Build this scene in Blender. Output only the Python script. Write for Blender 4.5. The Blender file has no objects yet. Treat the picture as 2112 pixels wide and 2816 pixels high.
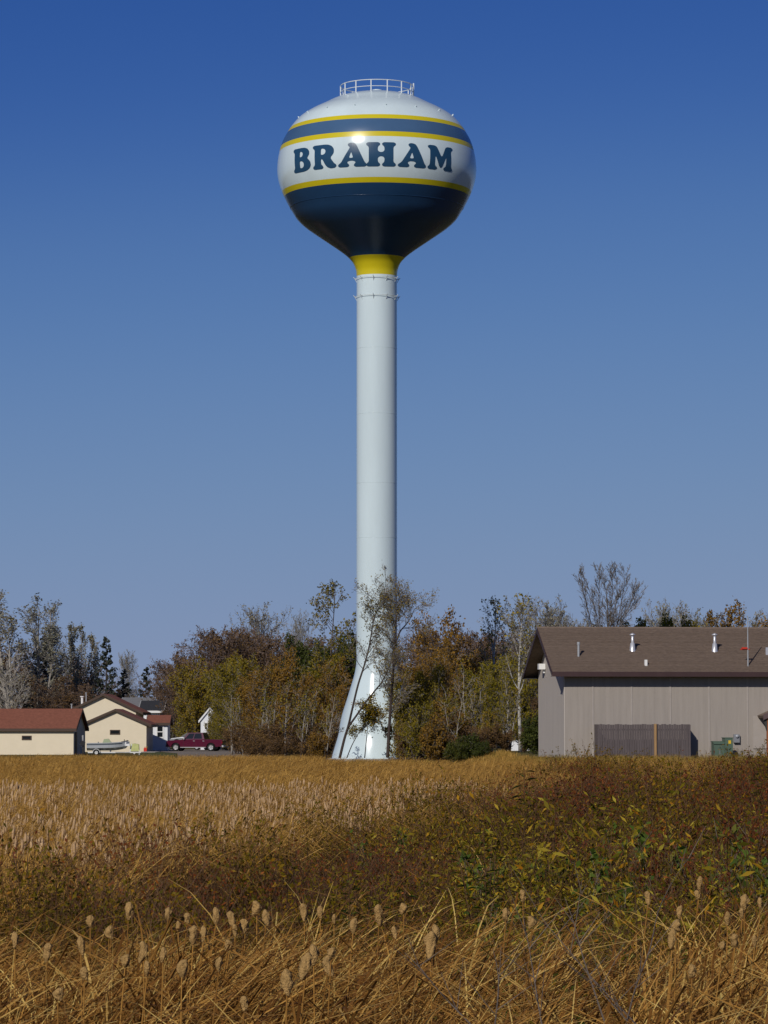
import bpy, bmesh, math, random
from mathutils import Vector, Matrix, noise

R = math.radians
sc = bpy.context.scene
col = sc.collection

# ------------------------------------------------------------------ camera, sky, sun, exposure
F = 9000.0                       # focal length in photograph pixels
CAMZ = 2.9
HORIZON = 1985.0
PITCH = math.atan((HORIZON - 1408) / F)
cam_d = bpy.data.cameras.new('camera')
cam_d.sensor_fit = 'VERTICAL'; cam_d.sensor_height = 36.0; cam_d.sensor_width = 27.0
cam_d.lens = F / 2816 * 36.0
cam_d.clip_start = 0.5; cam_d.clip_end = 20000
cam = bpy.data.objects.new('camera', cam_d); col.objects.link(cam)
cam.location = (0, 0, CAMZ); cam.rotation_euler = (R(90) + PITCH, 0, 0)
sc.camera = cam

SUN_EL, SUN_AZ = R(32), R(23)    # the sun stands behind the camera, a little to its left
world = bpy.data.worlds.new('World'); sc.world = world; world.use_nodes = True
wn, wl = world.node_tree.nodes, world.node_tree.links
wn.clear()
sky = wn.new('ShaderNodeTexSky'); sky.sky_type = 'NISHITA'; sky.sun_disc = False
sky.sun_elevation = SUN_EL; sky.sun_rotation = math.pi + SUN_AZ
sky.altitude = 300; sky.air_density = 0.6; sky.dust_density = 0.2; sky.ozone_density = 3.0
m0 = wn.new('ShaderNodeVectorMath'); m0.operation = 'SCALE'; m0.inputs['Scale'].default_value = 0.1
cur = wn.new('ShaderNodeRGBCurve')              # film response of the photograph's sky: deep blue above, pale towards the horizon
for ch, pts in ((0, ((0, 0), (.08, .010), (.166, .033), (.236, .082), (.353, .142), (.612, .210), (1, .258))),
                (1, ((0, 0), (.15, .045), (.30, .103), (.415, .180), (.585, .244), (.856, .287), (1, .302))),
                (2, ((0, 0), (.3, .19), (.561, .338), (.725, .410), (.901, .442), (1, .446)))):
    c_ = cur.mapping.curves[ch]
    c_.points[0].location = pts[0]; c_.points[1].location = pts[-1]
    for p_ in pts[1:-1]: c_.points.new(*p_)
cur.mapping.extend = 'EXTRAPOLATED'; cur.mapping.update()
m1 = wn.new('ShaderNodeVectorMath'); m1.operation = 'SCALE'; m1.inputs['Scale'].default_value = 10.0
bg = wn.new('ShaderNodeBackground'); bg.inputs['Strength'].default_value = 0.1
wo = wn.new('ShaderNodeOutputWorld')
wl.new(sky.outputs[0], m0.inputs[0]); wl.new(m0.outputs[0], cur.inputs['Color']); wl.new(cur.outputs[0], m1.inputs[0])
wl.new(m1.outputs[0], bg.inputs['Color']); wl.new(bg.outputs[0], wo.inputs['Surface'])

sun_d = bpy.data.lights.new('sun', 'SUN'); sun_d.energy = 3.1; sun_d.angle = R(0.53); sun_d.color = (1.0, 0.94, 0.86)
sun = bpy.data.objects.new('sun', sun_d); col.objects.link(sun)
to_sun = Vector((-math.sin(SUN_AZ) * math.cos(SUN_EL), -math.cos(SUN_AZ) * math.cos(SUN_EL), math.sin(SUN_EL)))
sun.rotation_euler = to_sun.to_track_quat('Z', 'Y').to_euler(); sun.location = (-20, -30, 60)

sc.view_settings.view_transform = 'Standard'; sc.view_settings.look = 'None'
sc.view_settings.exposure = 0.0; sc.view_settings.gamma = 1.0; sc.view_settings.use_curve_mapping = False
sc.render.engine = 'CYCLES'
sc.cycles.max_bounces = 5; sc.cycles.diffuse_bounces = 2; sc.cycles.glossy_bounces = 2
sc.cycles.transmission_bounces = 2; sc.cycles.transparent_max_bounces = 4

# ------------------------------------------------------------------ helpers
cp, sp = math.cos(PITCH), math.sin(PITCH)
def at(px, py, Y):
    """the point of the plane y = Y that the photograph shows at pixel (px, py)"""
    u = (px - 1056) / F; v = (1408 - py) / F
    dy = cp - sp * v; dz = sp + cp * v
    t = Y / dy
    return Vector((u * t, Y, CAMZ + dz * t))

def smooth(a, b, x):
    t = max(0.0, min(1.0, (x - a) / (b - a))); return t * t * (3 - 2 * t)

def ground_z(x, y):
    z = -0.9 + 0.9 * smooth(150, 176, y)
    z += 0.8 * smooth(4, 9, x) * smooth(150, 182, y) * (1 - smooth(225, 320, y))
    z += 2.2 * (1 - smooth(3, 15, y)) * (1 if y > -60 else 1)
    return z

def tag(o, label=None, cat=None, group=None, kind=None):
    if label: o['label'] = label
    if cat: o['category'] = cat
    if group: o['group'] = group
    if kind: o['kind'] = kind
    return o

def empty(name, loc=(0, 0, 0), rz=0.0, label=None, cat=None, group=None):
    o = bpy.data.objects.new(name, None); col.objects.link(o)
    o.location = loc; o.rotation_euler = (0, 0, rz); o.empty_display_size = 0.3
    return tag(o, label, cat, group)

class MB:
    """collects shapes, then links them as one mesh object"""
    def __init__(s): s.v, s.f, s.m, s.cur = [], [], [], 0
    def quad(s, *pts):
        i = len(s.v); s.v += [tuple(p) for p in pts]; s.f.append(tuple(range(i, i + len(pts)))); s.m.append(s.cur)
    def box(s, a, b, M=None):
        x0, y0, z0 = a; x1, y1, z1 = b
        P = [(x0,y0,z0),(x1,y0,z0),(x1,y1,z0),(x0,y1,z0),(x0,y0,z1),(x1,y0,z1),(x1,y1,z1),(x0,y1,z1)]
        if M is not None: P = [tuple(M @ Vector(p)) for p in P]
        i = len(s.v); s.v += P
        for f in ((3,2,1,0),(4,5,6,7),(0,1,5,4),(1,2,6,5),(2,3,7,6),(3,0,4,7)):
            s.f.append(tuple(i + k for k in f)); s.m.append(s.cur)
    def prism(s, poly, axis, a, b):
        """poly: 2D outline; axis 0 extrudes along x with poly=(y,z), axis 1 along y with poly=(x,z), axis 2 along z"""
        def P(q, t): return ((t, q[0], q[1]), (q[0], t, q[1]), (q[0], q[1], t))[axis]
        n = len(poly); i = len(s.v)
        s.v += [P(q, a) for q in poly] + [P(q, b) for q in poly]
        s.f.append(tuple(i + k for k in range(n))[::-1]); s.m.append(s.cur)
        s.f.append(tuple(i + n + k for k in range(n))); s.m.append(s.cur)
        for k in range(n):
            k2 = (k + 1) % n
            s.f.append((i + k, i + k2, i + n + k2, i + n + k)); s.m.append(s.cur)
    def tube(s, pts, rad, n=6, cap=True):
        pts = [Vector(p) for p in pts]; base = len(s.v)
        u = None
        for j, p in enumerate(pts):
            d = (pts[min(j + 1, len(pts) - 1)] - pts[max(j - 1, 0)])
            d = d.normalized() if d.length > 1e-9 else Vector((0, 0, 1))
            if u is None:
                u = d.cross(Vector((0.31, 0.95, 0.05)) if abs(d.y) < .9 else Vector((1, 0, 0))).normalized()
            else:
                u = (u - d * u.dot(d)); u = u.normalized() if u.length > 1e-6 else d.orthogonal().normalized()
            w = d.cross(u); r = rad[j] if isinstance(rad, (list, tuple)) else rad
            for k in range(n):
                a = 2 * math.pi * k / n
                s.v.append(tuple(p + (u * math.cos(a) + w * math.sin(a)) * r))
        for j in range(len(pts) - 1):
            for k in range(n):
                k2 = (k + 1) % n
                s.f.append((base + j*n + k, base + j*n + k2, base + (j+1)*n + k2, base + (j+1)*n + k)); s.m.append(s.cur)
        if cap:
            s.f.append(tuple(base + k for k in range(n))[::-1]); s.m.append(s.cur)
            e = base + (len(pts) - 1) * n
            s.f.append(tuple(e + k for k in range(n))); s.m.append(s.cur)
    def lathe(s, prof, n=96, cx=0, cy=0):
        """prof: (radius, z) from bottom to top"""
        base = len(s.v)
        for r, z in prof:
            for k in range(n):
                a = 2 * math.pi * k / n
                s.v.append((cx + r * math.cos(a), cy + r * math.sin(a), z))
        for j in range(len(prof) - 1):
            for k in range(n):
                k2 = (k + 1) % n
                s.f.append((base + j*n + k, base + j*n + k2, base + (j+1)*n + k2, base + (j+1)*n + k)); s.m.append(s.cur)
    def ring(s, r, z, tr, n=64, m=6, cx=0, cy=0):
        base = len(s.v)
        for k in range(n):
            a = 2 * math.pi * k / n
            for q in range(m):
                b = 2 * math.pi * q / m; rr = r + tr * math.cos(b)
                s.v.append((cx + rr * math.cos(a), cy + rr * math.sin(a), z + tr * math.sin(b)))
        for k in range(n):
            k2 = (k + 1) % n
            for q in range(m):
                q2 = (q + 1) % m
                s.f.append((base + k*m + q, base + k2*m + q, base + k2*m + q2, base + k*m + q2)); s.m.append(s.cur)
    def mesh(s, name, mats, smooth_=False):
        me = bpy.data.meshes.new(name); me.from_pydata(s.v, [], s.f)
        if not isinstance(mats, (list, tuple)): mats = [mats]
        for m in mats: me.materials.append(m)
        if len(mats) > 1: me.polygons.foreach_set('material_index', s.m)
        if smooth_: me.polygons.foreach_set('use_smooth', [True] * len(me.polygons))
        me.update(); return me
    def build(s, name, mats, parent=None, smooth_=False):
        o = bpy.data.objects.new(name, s.mesh(name, mats, smooth_)); col.objects.link(o)
        if parent is not None: o.parent = parent
        return o

def one(name, fn, m, parent=None, smooth_=False):
    b = MB(); fn(b); return b.build(name, m, parent, smooth_)

def dup_tree(o, parent=None):
    c = o.copy(); col.objects.link(c); c.parent = parent
    for ch in o.children: dup_tree(ch, c)
    return c

# ------------------------------------------------------------------ materials
def mat(name, color, rough=0.7, var=0.0, scale=3.0, bump=0.0, bscale=None, spec=0.3, metal=0.0, stretch=(1, 1, 1), dark=None, coat=0.0):
    m = bpy.data.materials.new(name); m.use_nodes = True
    n, l = m.node_tree.nodes, m.node_tree.links
    b = n['Principled BSDF']
    b.inputs['Base Color'].default_value = (*color, 1); b.inputs['Roughness'].default_value = rough
    b.inputs['Specular IOR Level'].default_value = spec; b.inputs['Metallic'].default_value = metal
    b.inputs['Coat Weight'].default_value = coat
    if var or bump:
        tc = n.new('ShaderNodeTexCoord'); mp = n.new('ShaderNodeMapping'); mp.inputs['Scale'].default_value = stretch
        l.new(tc.outputs['Object'], mp.inputs['Vector'])
    if var:
        t = n.new('ShaderNodeTexNoise'); t.inputs['Scale'].default_value = scale; t.inputs['Detail'].default_value = 6; t.inputs['Roughness'].default_value = .65
        l.new(mp.outputs[0], t.inputs['Vector'])
        r = n.new('ShaderNodeValToRGB'); r.color_ramp.elements[0].position = .3; r.color_ramp.elements[1].position = .7
        c0 = dark if dark else tuple(c * (1 - var) for c in color)
        r.color_ramp.elements[0].color = (*c0, 1); r.color_ramp.elements[1].color = (*[min(1, c * (1 + var * .6)) for c in color], 1)
        l.new(t.outputs['Fac'], r.inputs[0]); l.new(r.outputs[0], b.inputs['Base Color'])
    if bump:
        t2 = n.new('ShaderNodeTexNoise'); t2.inputs['Scale'].default_value = bscale or scale * 6; t2.inputs['Detail'].default_value = 4
        l.new(mp.outputs[0], t2.inputs['Vector'])
        bp = n.new('ShaderNodeBump'); bp.inputs['Strength'].default_value = bump; bp.inputs['Distance'].default_value = .05
        l.new(t2.outputs['Fac'], bp.inputs['Height']); l.new(bp.outputs[0], b.inputs['Normal'])
    return m

def leafmat(name, stops, trans=0.3, rough=0.6, inst=0.35):
    """leaf, blade or twig colour that varies leaf by leaf (and a little plant by plant)"""
    m = bpy.data.materials.new(name); m.use_nodes = True
    n, l = m.node_tree.nodes, m.node_tree.links
    n.clear()
    out = n.new('ShaderNodeOutputMaterial')
    g = n.new('ShaderNodeNewGeometry'); oi = n.new('ShaderNodeObjectInfo')
    mx = n.new('ShaderNodeMath'); mx.operation = 'MULTIPLY_ADD'; mx.inputs[1].default_value = inst
    sb = n.new('ShaderNodeMath'); sb.operation = 'MULTIPLY'; sb.inputs[1].default_value = 1 - inst
    l.new(g.outputs['Random Per Island'], sb.inputs[0]); l.new(oi.outputs['Random'], mx.inputs[0]); l.new(sb.outputs[0], mx.inputs[2])
    r = n.new('ShaderNodeValToRGB'); cr = r.color_ramp
    while len(cr.elements) < len(stops): cr.elements.new(.5)
    for e, (p, c) in zip(cr.elements, stops): e.position = p; e.color = (*c, 1)
    l.new(mx.outputs[0], r.inputs[0])
    d = n.new('ShaderNodeBsdfPrincipled'); d.inputs['Roughness'].default_value = rough; d.inputs['Specular IOR Level'].default_value = .12
    l.new(r.outputs[0], d.inputs['Base Color'])
    if trans:
        t = n.new('ShaderNodeBsdfTranslucent'); l.new(r.outputs[0], t.inputs['Color'])
        ms = n.new('ShaderNodeMixShader'); ms.inputs[0].default_value = trans
        l.new(d.outputs[0], ms.inputs[1]); l.new(t.outputs[0], ms.inputs[2]); l.new(ms.outputs[0], out.inputs['Surface'])
    else:
        l.new(d.outputs[0], out.inputs['Surface'])
    return m

M = {}
M['white_paint'] = mat('white_tower_paint', (.61, .725, .755), .17, var=.08, scale=.35, stretch=(1, 1, .15), spec=.5)
M['navy'] = mat('navy_paint', (.015, .050, .120), .24, var=.12, scale=.4, spec=.32)
M['band_blue'] = mat('blue_paint', (.06, .125, .235), .22, var=.08, scale=.4, spec=.5)
M['yellow'] = mat('yellow_paint', (.60, .50, .012), .3, var=.06, scale=.5, spec=.4)
M['letter'] = mat('letter_paint', (.018, .066, .135), .3, spec=.4)
M['rail'] = mat('rail_paint', (.62, .68, .70), .4)
M['concrete'] = mat('concrete', (.36, .34, .31), .85, var=.2, scale=3, bump=.2)
M['cream'] = mat('cream_siding', (.74, .65, .48), .7, var=.04, scale=1.2, bump=.05)
M['red_roof'] = mat('rust_red_shingles', (.23, .085, .052), .9, var=.25, scale=4, bump=.3, bscale=12)
M['brown_trim'] = mat('brown_trim', (.07, .045, .032), .6)
M['dark_glass'] = mat('dark_glass', (.012, .014, .016), .08, spec=.6)
M['white_trim'] = mat('white_trim', (.78, .78, .76), .55)
M['white_wall'] = mat('white_siding', (.76, .78, .80), .6, var=.04, scale=2)
M['grey_roof'] = mat('grey_shingles', (.20, .20, .20), .9, var=.2, scale=4)
M['dark_roof'] = mat('charcoal_shingles', (.035, .036, .04), .9, var=.2, scale=4)
M['dark_door'] = mat('dark_door', (.02, .02, .02), .5)
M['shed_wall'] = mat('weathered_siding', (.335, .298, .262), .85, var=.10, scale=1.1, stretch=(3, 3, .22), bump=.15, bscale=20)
M['shed_gable'] = mat('painted_sunlit_siding', (.50, .45, .395), .85, var=.08, scale=1.1, stretch=(3, 3, .22), bump=.15, bscale=20)  # the shed siding made paler: sunlight on the gable put into the colour
M['shed_seam'] = mat('siding_batten', (.375, .335, .30), .85, var=.08, scale=2)
M['shed_roof'] = mat('brown_shingles', (.185, .137, .104), .92, var=.25, scale=5, stretch=(.6, 2.2, 2.2), bump=.4, bscale=14)
M['shed_fascia'] = mat('dark_brown_fascia', (.055, .03, .03), .55, var=.1, scale=2)
M['canopy_board'] = mat('purple_brown_board', (.12, .08, .08), .6, var=.15, scale=2)
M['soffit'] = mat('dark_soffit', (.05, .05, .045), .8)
M['fence_wood'] = mat('weathered_fence_wood', (.115, .095, .095), .9, var=.25, scale=2.5, stretch=(4, 4, .4), bump=.2)
M['post_wood'] = mat('fresh_cedar_post', (.36, .22, .10), .8, var=.15, scale=3, stretch=(4, 4, .5))
M['orange_wood'] = mat('orange_stained_wood', (.33, .10, .03), .6, var=.15, scale=3)
M['galv'] = mat('galvanized_steel', (.62, .63, .65), .34, metal=.45, var=.08, scale=6, spec=.6)
M['pvc_grey'] = mat('grey_pipe', (.34, .36, .38), .5)
M['green_box'] = mat('green_cabinet_paint', (.085, .13, .095), .5, var=.08, scale=3)
M['sticker'] = mat('yellow_sticker', (.70, .46, .03), .5)
M['meter_grey'] = mat('grey_meter_box', (.22, .23, .25), .5)
M['pale_glass'] = mat('pale_meter_glass', (.36, .38, .41), .25)
M['maroon'] = mat('maroon_car_paint', (.088, .008, .027), .15, spec=.6, coat=.8)
M['black_car'] = mat('black_car_paint', (.012, .012, .015), .15, spec=.6, coat=.8)
M['silver_car'] = mat('silver_car_paint', (.42, .43, .45), .25, metal=.5, coat=.6)
M['chrome'] = mat('chrome', (.62, .62, .63), .28, metal=.4, spec=.6)
M['tyre'] = mat('tyre_rubber', (.015, .015, .015), .85)
M['lamp_red'] = mat('red_lens', (.35, .01, .01), .2)
M['lamp_clear'] = mat('clear_lens', (.75, .77, .78), .1, spec=.7)
M['plastic_black'] = mat('black_plastic', (.02, .02, .022), .5)
M['boat_hull'] = mat('boat_aluminium', (.52, .55, .58), .35, metal=.25, var=.05, scale=3)
M['boat_stripe'] = mat('boat_stripe_blue', (.05, .07, .10), .4)
M['boat_inside'] = mat('boat_interior', (.30, .30, .27), .8)
M['trailer_white'] = mat('white_trailer_paint', (.70, .70, .68), .4)
M['lime'] = mat('pale_lime_tarp', (.52, .54, .22), .8, var=.15, scale=4, bump=.3)
M['windscreen'] = mat('tinted_windscreen', (.32, .37, .22), .12, spec=.6)
M['red_can'] = mat('red_plastic', (.55, .04, .02), .4)
M['bark'] = mat('grey_brown_bark', (.12, .095, .075), .95, var=.35, scale=5, stretch=(3, 3, .6), bump=.4)
M['bark_dark'] = mat('dark_bark', (.06, .045, .038), .95, var=.3, scale=5, stretch=(3, 3, .6))
M['bark_pale'] = mat('pale_bark', (.34, .31, .27), .9, var=.3, scale=4, stretch=(2, 2, .8))
M['birch'] = mat('birch_bark', (.52, .50, .45), .8, var=.6, scale=6, stretch=(.5, .5, 1.6), dark=(.10, .09, .08))
M['twig_grey'] = leafmat('grey_twigs', [(0, (.15, .13, .115)), (1, (.26, .235, .21))], 0)
M['twig_purple'] = leafmat('purple_brown_twigs', [(0, (0.115, 0.0808, 0.0663)), (1, (0.205, 0.1472, 0.119))], 0)
M['twig_pale'] = leafmat('pale_twigs', [(0, (.20, .18, .15)), (1, (.34, .31, .27))], 0)
M['leaf_olive'] = leafmat('olive_leaves', [(0, (0.1013, 0.0894, 0.0105)), (0.45, (0.2093, 0.1676, 0.0165)), (0.8, (0.3105, 0.2173, 0.021)), (1, (0.2835, 0.1429, 0.021))])
M['leaf_yellow'] = leafmat('yellow_leaves', [(0, (0.1265, 0.1155, 0.0112)), (0.5, (0.2702, 0.22, 0.0154)), (1, (0.391, 0.275, 0.021))])
M['leaf_orange'] = leafmat('orange_brown_leaves', [(0, (0.1475, 0.0915, 0.0187)), (0.5, (0.2565, 0.1403, 0.0221)), (0.85, (0.3463, 0.1891, 0.0272)), (1, (0.2052, 0.1586, 0.0255))])
M['leaf_rust'] = leafmat('rust_brown_leaves', [(0, (0.1029, 0.0624, 0.0288)), (0.6, (0.1815, 0.1043, 0.04)), (1, (0.242, 0.1474, 0.04))])
M['leaf_green'] = leafmat('dark_green_leaves', [(0, (0.0368, 0.0506, 0.0112)), (0.6, (0.0713, 0.0858, 0.016)), (1, (0.138, 0.1265, 0.0208))])
M['leaf_poplar'] = leafmat('grey_green_leaves', [(0, (.18, .18, .13)), (.5, (.30, .29, .21)), (.85, (.33, .27, .14)), (1, (.36, .29, .10))])
M['needle'] = leafmat('spruce_needles', [(0, (.030, .038, .028)), (1, (.07, .078, .055))], .1)
M['stem_wine'] = leafmat('wine_red_stems', [(0, (0.045, 0.0229, 0.0126)), (0.5, (0.0945, 0.0493, 0.0252)), (1, (0.162, 0.0935, 0.0455))], 0)
M['stem_grey'] = leafmat('grey_dead_stems', [(0, (.09, .07, .055)), (1, (.17, .135, .105))], 0)
M['shrub_olive'] = leafmat('thicket_olive_leaves', [(0, (0.0546, 0.0504, 0.004)), (0.4, (0.1365, 0.1058, 0.0065)), (0.7, (0.2348, 0.1411, 0.008)), (0.9, (0.3168, 0.1512, 0.008)), (1, (0.3059, 0.0907, 0.006))], inst=.4)
M['shrub_red'] = leafmat('thicket_red_leaves', [(0, (0.0922, 0.0247, 0.0097)), (0.5, (0.1773, 0.0475, 0.0151)), (0.85, (0.2693, 0.0855, 0.0151)), (1, (0.3686, 0.1045, 0.0108))], inst=.25)
M['willow_leaf'] = leafmat('willow_leaves', [(0, (0.0571, 0.0529, 0.0044)), (0.3, (0.1427, 0.1257, 0.0076)), (0.55, (0.2854, 0.205, 0.012)), (0.75, (0.4281, 0.3438, 0.0409)), (0.88, (0.4708, 0.238, 0.012)), (1, (0.5136, 0.1587, 0.0098))], inst=.25)
M['weed_leaf'] = leafmat('fresh_green_weeds', [(0, (.05, .085, .015)), (.6, (.10, .15, .02)), (1, (.20, .18, .03))], inst=.2)
M['reed'] = leafmat('dry_reed_blades', [(0, (0.0868, 0.0356, 0.0089)), (0.35, (0.213, 0.0931, 0.0188)), (0.68, (0.4892, 0.2559, 0.0581)), (1, (0.85, 0.6359, 0.2012))], .25, inst=.25)
M['reed_far'] = leafmat('dry_reed_blades_ochre', [(0, (0.3281, 0.1705, 0.036)), (0.5, (0.5513, 0.3156, 0.072)), (1, (0.7219, 0.4545, 0.1304))], .25, inst=.45)
M['fluff'] = mat('cattail_fluff', (.44, .275, .105), .95, var=.25, scale=22, bump=.6, bscale=90, spec=.05)
M['fluff_far'] = leafmat('cattail_fluff_mass', [(0, (0.4368, 0.2765, 0.1379)), (1, (0.7371, 0.5115, 0.2888))], .15)
M['meadow'] = leafmat('meadow_blades', [(0, (0.18, 0.143, 0.024)), (0.5, (0.396, 0.2585, 0.056)), (1, (0.552, 0.352, 0.088))], .25, inst=.4)

def ground_material():
    m = bpy.data.materials.new('ground_cover'); m.use_nodes = True
    n, l = m.node_tree.nodes, m.node_tree.links; b = n['Principled BSDF']; b.inputs['Roughness'].default_value = .95; b.inputs['Specular IOR Level'].default_value = .1
    g = n.new('ShaderNodeNewGeometry'); t = n.new('ShaderNodeTexNoise'); t.inputs['Scale'].default_value = 1.3; t.inputs['Detail'].default_value = 8
    l.new(g.outputs['Position'], t.inputs['Vector'])
    r1 = n.new('ShaderNodeValToRGB'); r1.color_ramp.elements[0].color = (.035, .022, .013, 1); r1.color_ramp.elements[1].color = (.10, .06, .03, 1)
    r2 = n.new('ShaderNodeValToRGB'); r2.color_ramp.elements[0].color = (.055, .065, .018, 1); r2.color_ramp.elements[1].color = (.14, .11, .04, 1)
    for r in (r1, r2): r.color_ramp.elements[0].position = .35; r.color_ramp.elements[1].position = .65; l.new(t.outputs['Fac'], r.inputs[0])
    sx = n.new('ShaderNodeSeparateXYZ'); l.new(g.outputs['Position'], sx.inputs[0])
    mr = n.new('ShaderNodeMapRange'); mr.inputs['From Min'].default_value = 150; mr.inputs['From Max'].default_value = 172
    l.new(sx.outputs['Y'], mr.inputs['Value'])
    mx = n.new('ShaderNodeMix'); mx.data_type = 'RGBA'
    l.new(mr.outputs[0], mx.inputs[0]); l.new(r1.outputs[0], mx.inputs[6]); l.new(r2.outputs[0], mx.inputs[7]); l.new(mx.outputs[2], b.inputs['Base Color'])
    return m
M['ground'] = ground_material()
M['gravel'] = mat('gravel', (.235, .20, .165), .95, var=.25, scale=2.5, bump=.4, bscale=30)
M['lawn'] = mat('lawn_turf', (.085, .095, .022), .95, var=.35, scale=1.5, bump=.5, bscale=25)

# ------------------------------------------------------------------ ground
def axis(pts):
    out = []
    for a, b, st in pts:
        x = a
        while x < b - 1e-6: out.append(x); x += st
    return out + [pts[-1][1]]
xs = axis([(-4000, -400, 600), (-400, -60, 40), (-60, 60, 2.0), (60, 400, 40), (400, 4000, 600)])
ys = axis([(-600, -20, 60), (-20, 20, 2), (20, 140, 10), (140, 200, 2.5), (200, 340, 10), (340, 1000, 60), (1000, 6000, 700)])
gm = MB()
for y in ys:
    for x in xs: gm.v.append((x, y, ground_z(x, y)))
nx = len(xs)
for j in range(len(ys) - 1):
    for i in range(nx - 1):
        gm.f.append((j*nx + i, j*nx + i + 1, (j+1)*nx + i + 1, (j+1)*nx + i)); gm.m.append(0)
tag(gm.build('ground', M['ground'], None, True), kind='structure')

def sheet(name, pts, m, dz):
    b = MB()
    b.quad(*[(x, y, ground_z(x, y) + dz) for x, y in pts]); return tag(b.build(name, m), kind='structure')
def gx(px, Y): return (px - 1056) / F * Y
sheet('gravel_drive', [(gx(490, 240), 240), (gx(740, 240), 240), (gx(735, 262), 262), (gx(735, 310), 310), (gx(640, 345), 345), (gx(430, 345), 345), (gx(408, 330), 330), (gx(490, 300), 300), (gx(490, 262), 262)], M['gravel'], .02)
sheet('lawn', [(gx(385, 262), 262), (gx(486, 262), 262), (gx(488, 296), 296), (gx(405, 322), 322), (gx(395, 317), 317), (gx(385, 300), 300)], M['lawn'], .03)

# ------------------------------------------------------------------ water tower
TY = 240.0; S = TY / F
TX = gx(1036, TY)
def zt(zoom_y):                      # height on the tower axis of a row in the 2.37x enlargement
    return at(1036, 180 + zoom_y / 2.37, TY).z
def zs(py): return at(1036, py, TY).z
K = S / 2.37
prof = []                             # (radius, z) of the whole tank, top down
for zy, r in ((181,0),(183,60),(187,120),(195,182),(210,240),(232,298),(262,358),(300,436),(345,506),(395,554),(445,588),(495,616),(545,634),(600,647),(650,653),(700,654),(750,647),(800,632),(850,611),(900,586),(950,557),(1000,524),(1050,471),(1100,400),(1150,326),(1200,252),(1235,205),(1262,176),(1285,157),(1310,145),(1340,136),(1376,132.5)):
    prof.append((r * K, zt(zy)))
def catmull(P, sub=6):
    out = []
    for i in range(len(P) - 1):
        p0 = P[max(i-1, 0)]; p1 = P[i]; p2 = P[i+1]; p3 = P[min(i+2, len(P)-1)]
        for k in range(sub):
            t = k / sub
            out.append(tuple(.5 * ((2*p1[a]) + (-p0[a]+p2[a])*t + (2*p0[a]-5*p1[a]+4*p2[a]-p3[a])*t*t + (-p0[a]+3*p1[a]-3*p2[a]+p3[a])*t**3) for a in (0, 1)))
    out.append(P[-1]); return out
fine = catmull(prof)
def rad_at(z):
    for (r0, z0), (r1, z1) in zip(fine, fine[1:]):
        if z1 <= z <= z0:
            t = (z0 - z) / max(1e-9, z0 - z1); return max(0.0, r0 + (r1 - r0) * t)
    return fine[-1][0]
def cut(z_lo, z_hi):
    inner = [(max(r, 0.001), z) for r, z in fine if z_lo + 1e-4 < z < z_hi - 1e-4]
    return ([(max(rad_at(z_lo), .001), z_lo)] + inner[::-1] + [(max(rad_at(z_hi), .001), z_hi)])
tower = empty('water_tower', (TX, TY, zs(2086)), 0, 'tall white, navy and yellow water tower with its town name in blue letters', 'water tower')
z0T = tower.location.z
def tpart(name, prof_, m, n=128):
    b = MB(); b.lathe([(r, z - z0T) for r, z in prof_], n); return b.build(name, m, tower, True)
zb = {k: zt(v) for k, v in dict(top=181, s1=422, b1=451, y2=540, w=573, y3=828, n=860, neck=1256, neck2=1376).items()}
tpart('tank_dome', cut(zb['s1'], zb['top']), M['white_paint'])
tpart('stripe', cut(zb['b1'], zb['s1']), M['yellow'])['label'] = 'thin upper yellow stripe above the blue band'
tpart('blue_band', cut(zb['y2'], zb['b1']), M['band_blue'])
tpart('stripe', cut(zb['w'], zb['y2']), M['yellow'])['label'] = 'yellow stripe between blue band and lettering'
name_band = tpart('name_band', cut(zb['y3'], zb['w']), M['white_paint'])
tpart('stripe', cut(zb['n'], zb['y3']), M['yellow'])['label'] = 'yellow stripe under the lettering'
bowl = tpart('tank_bowl', cut(zb['neck'], zb['n']), M['navy'])
bz = zt(931)
b = MB(); b.ring(rad_at(bz) + .005, bz - z0T, .018, 128); b.build('weld_seam', M['navy'], bowl, True)
tpart('neck', cut(zb['neck2'], zb['neck']), M['yellow'])
RS = 56 * S
shaft = tpart('shaft', [(RS, zs(1815)), (RS, zs(1600)), (RS, zs(1400)), (RS, zs(1200)), (RS, zs(1000)), (RS, zs(860)), (RS, zb['neck2'])], M['white_paint'])
base_pts = [(RS, zs(1815)), (57 * S, zs(1830)), (60 * S, zs(1848)), (64.5 * S, zs(1866)), (81 * S, zs(1920)), (94 * S, zs(1960)), (100 * S, zs(1985)), (106 * S, zs(2018)), (113 * S, zs(2045)), (121 * S, zs(2068)), (128 * S, zs(2086))]
tpart('flared_base', catmull(base_pts, 4)[::-1], M['white_paint'])
b = MB(); b.lathe([(3.75, -.9), (3.75, .0), (3.2, .02)], 64); b.build('footing', M['concrete'], tower)
for py in (1480, 1330, 1140, 960):    # weld lines round the shaft
    b = MB(); b.ring(RS + .0, zs(py) - z0T, .012, 96, 4); b.build('weld_seam', M['white_paint'], shaft, True)
# a small vent pipe on the shaft
b = MB(); b.tube([(.55, -RS * .93 + .06, zs(1560) - z0T), (.57, -RS * .93 - .16, zs(1560) - z0T)], .06, 8); b.build('vent_pipe', M['pvc_grey'], tower)
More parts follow.
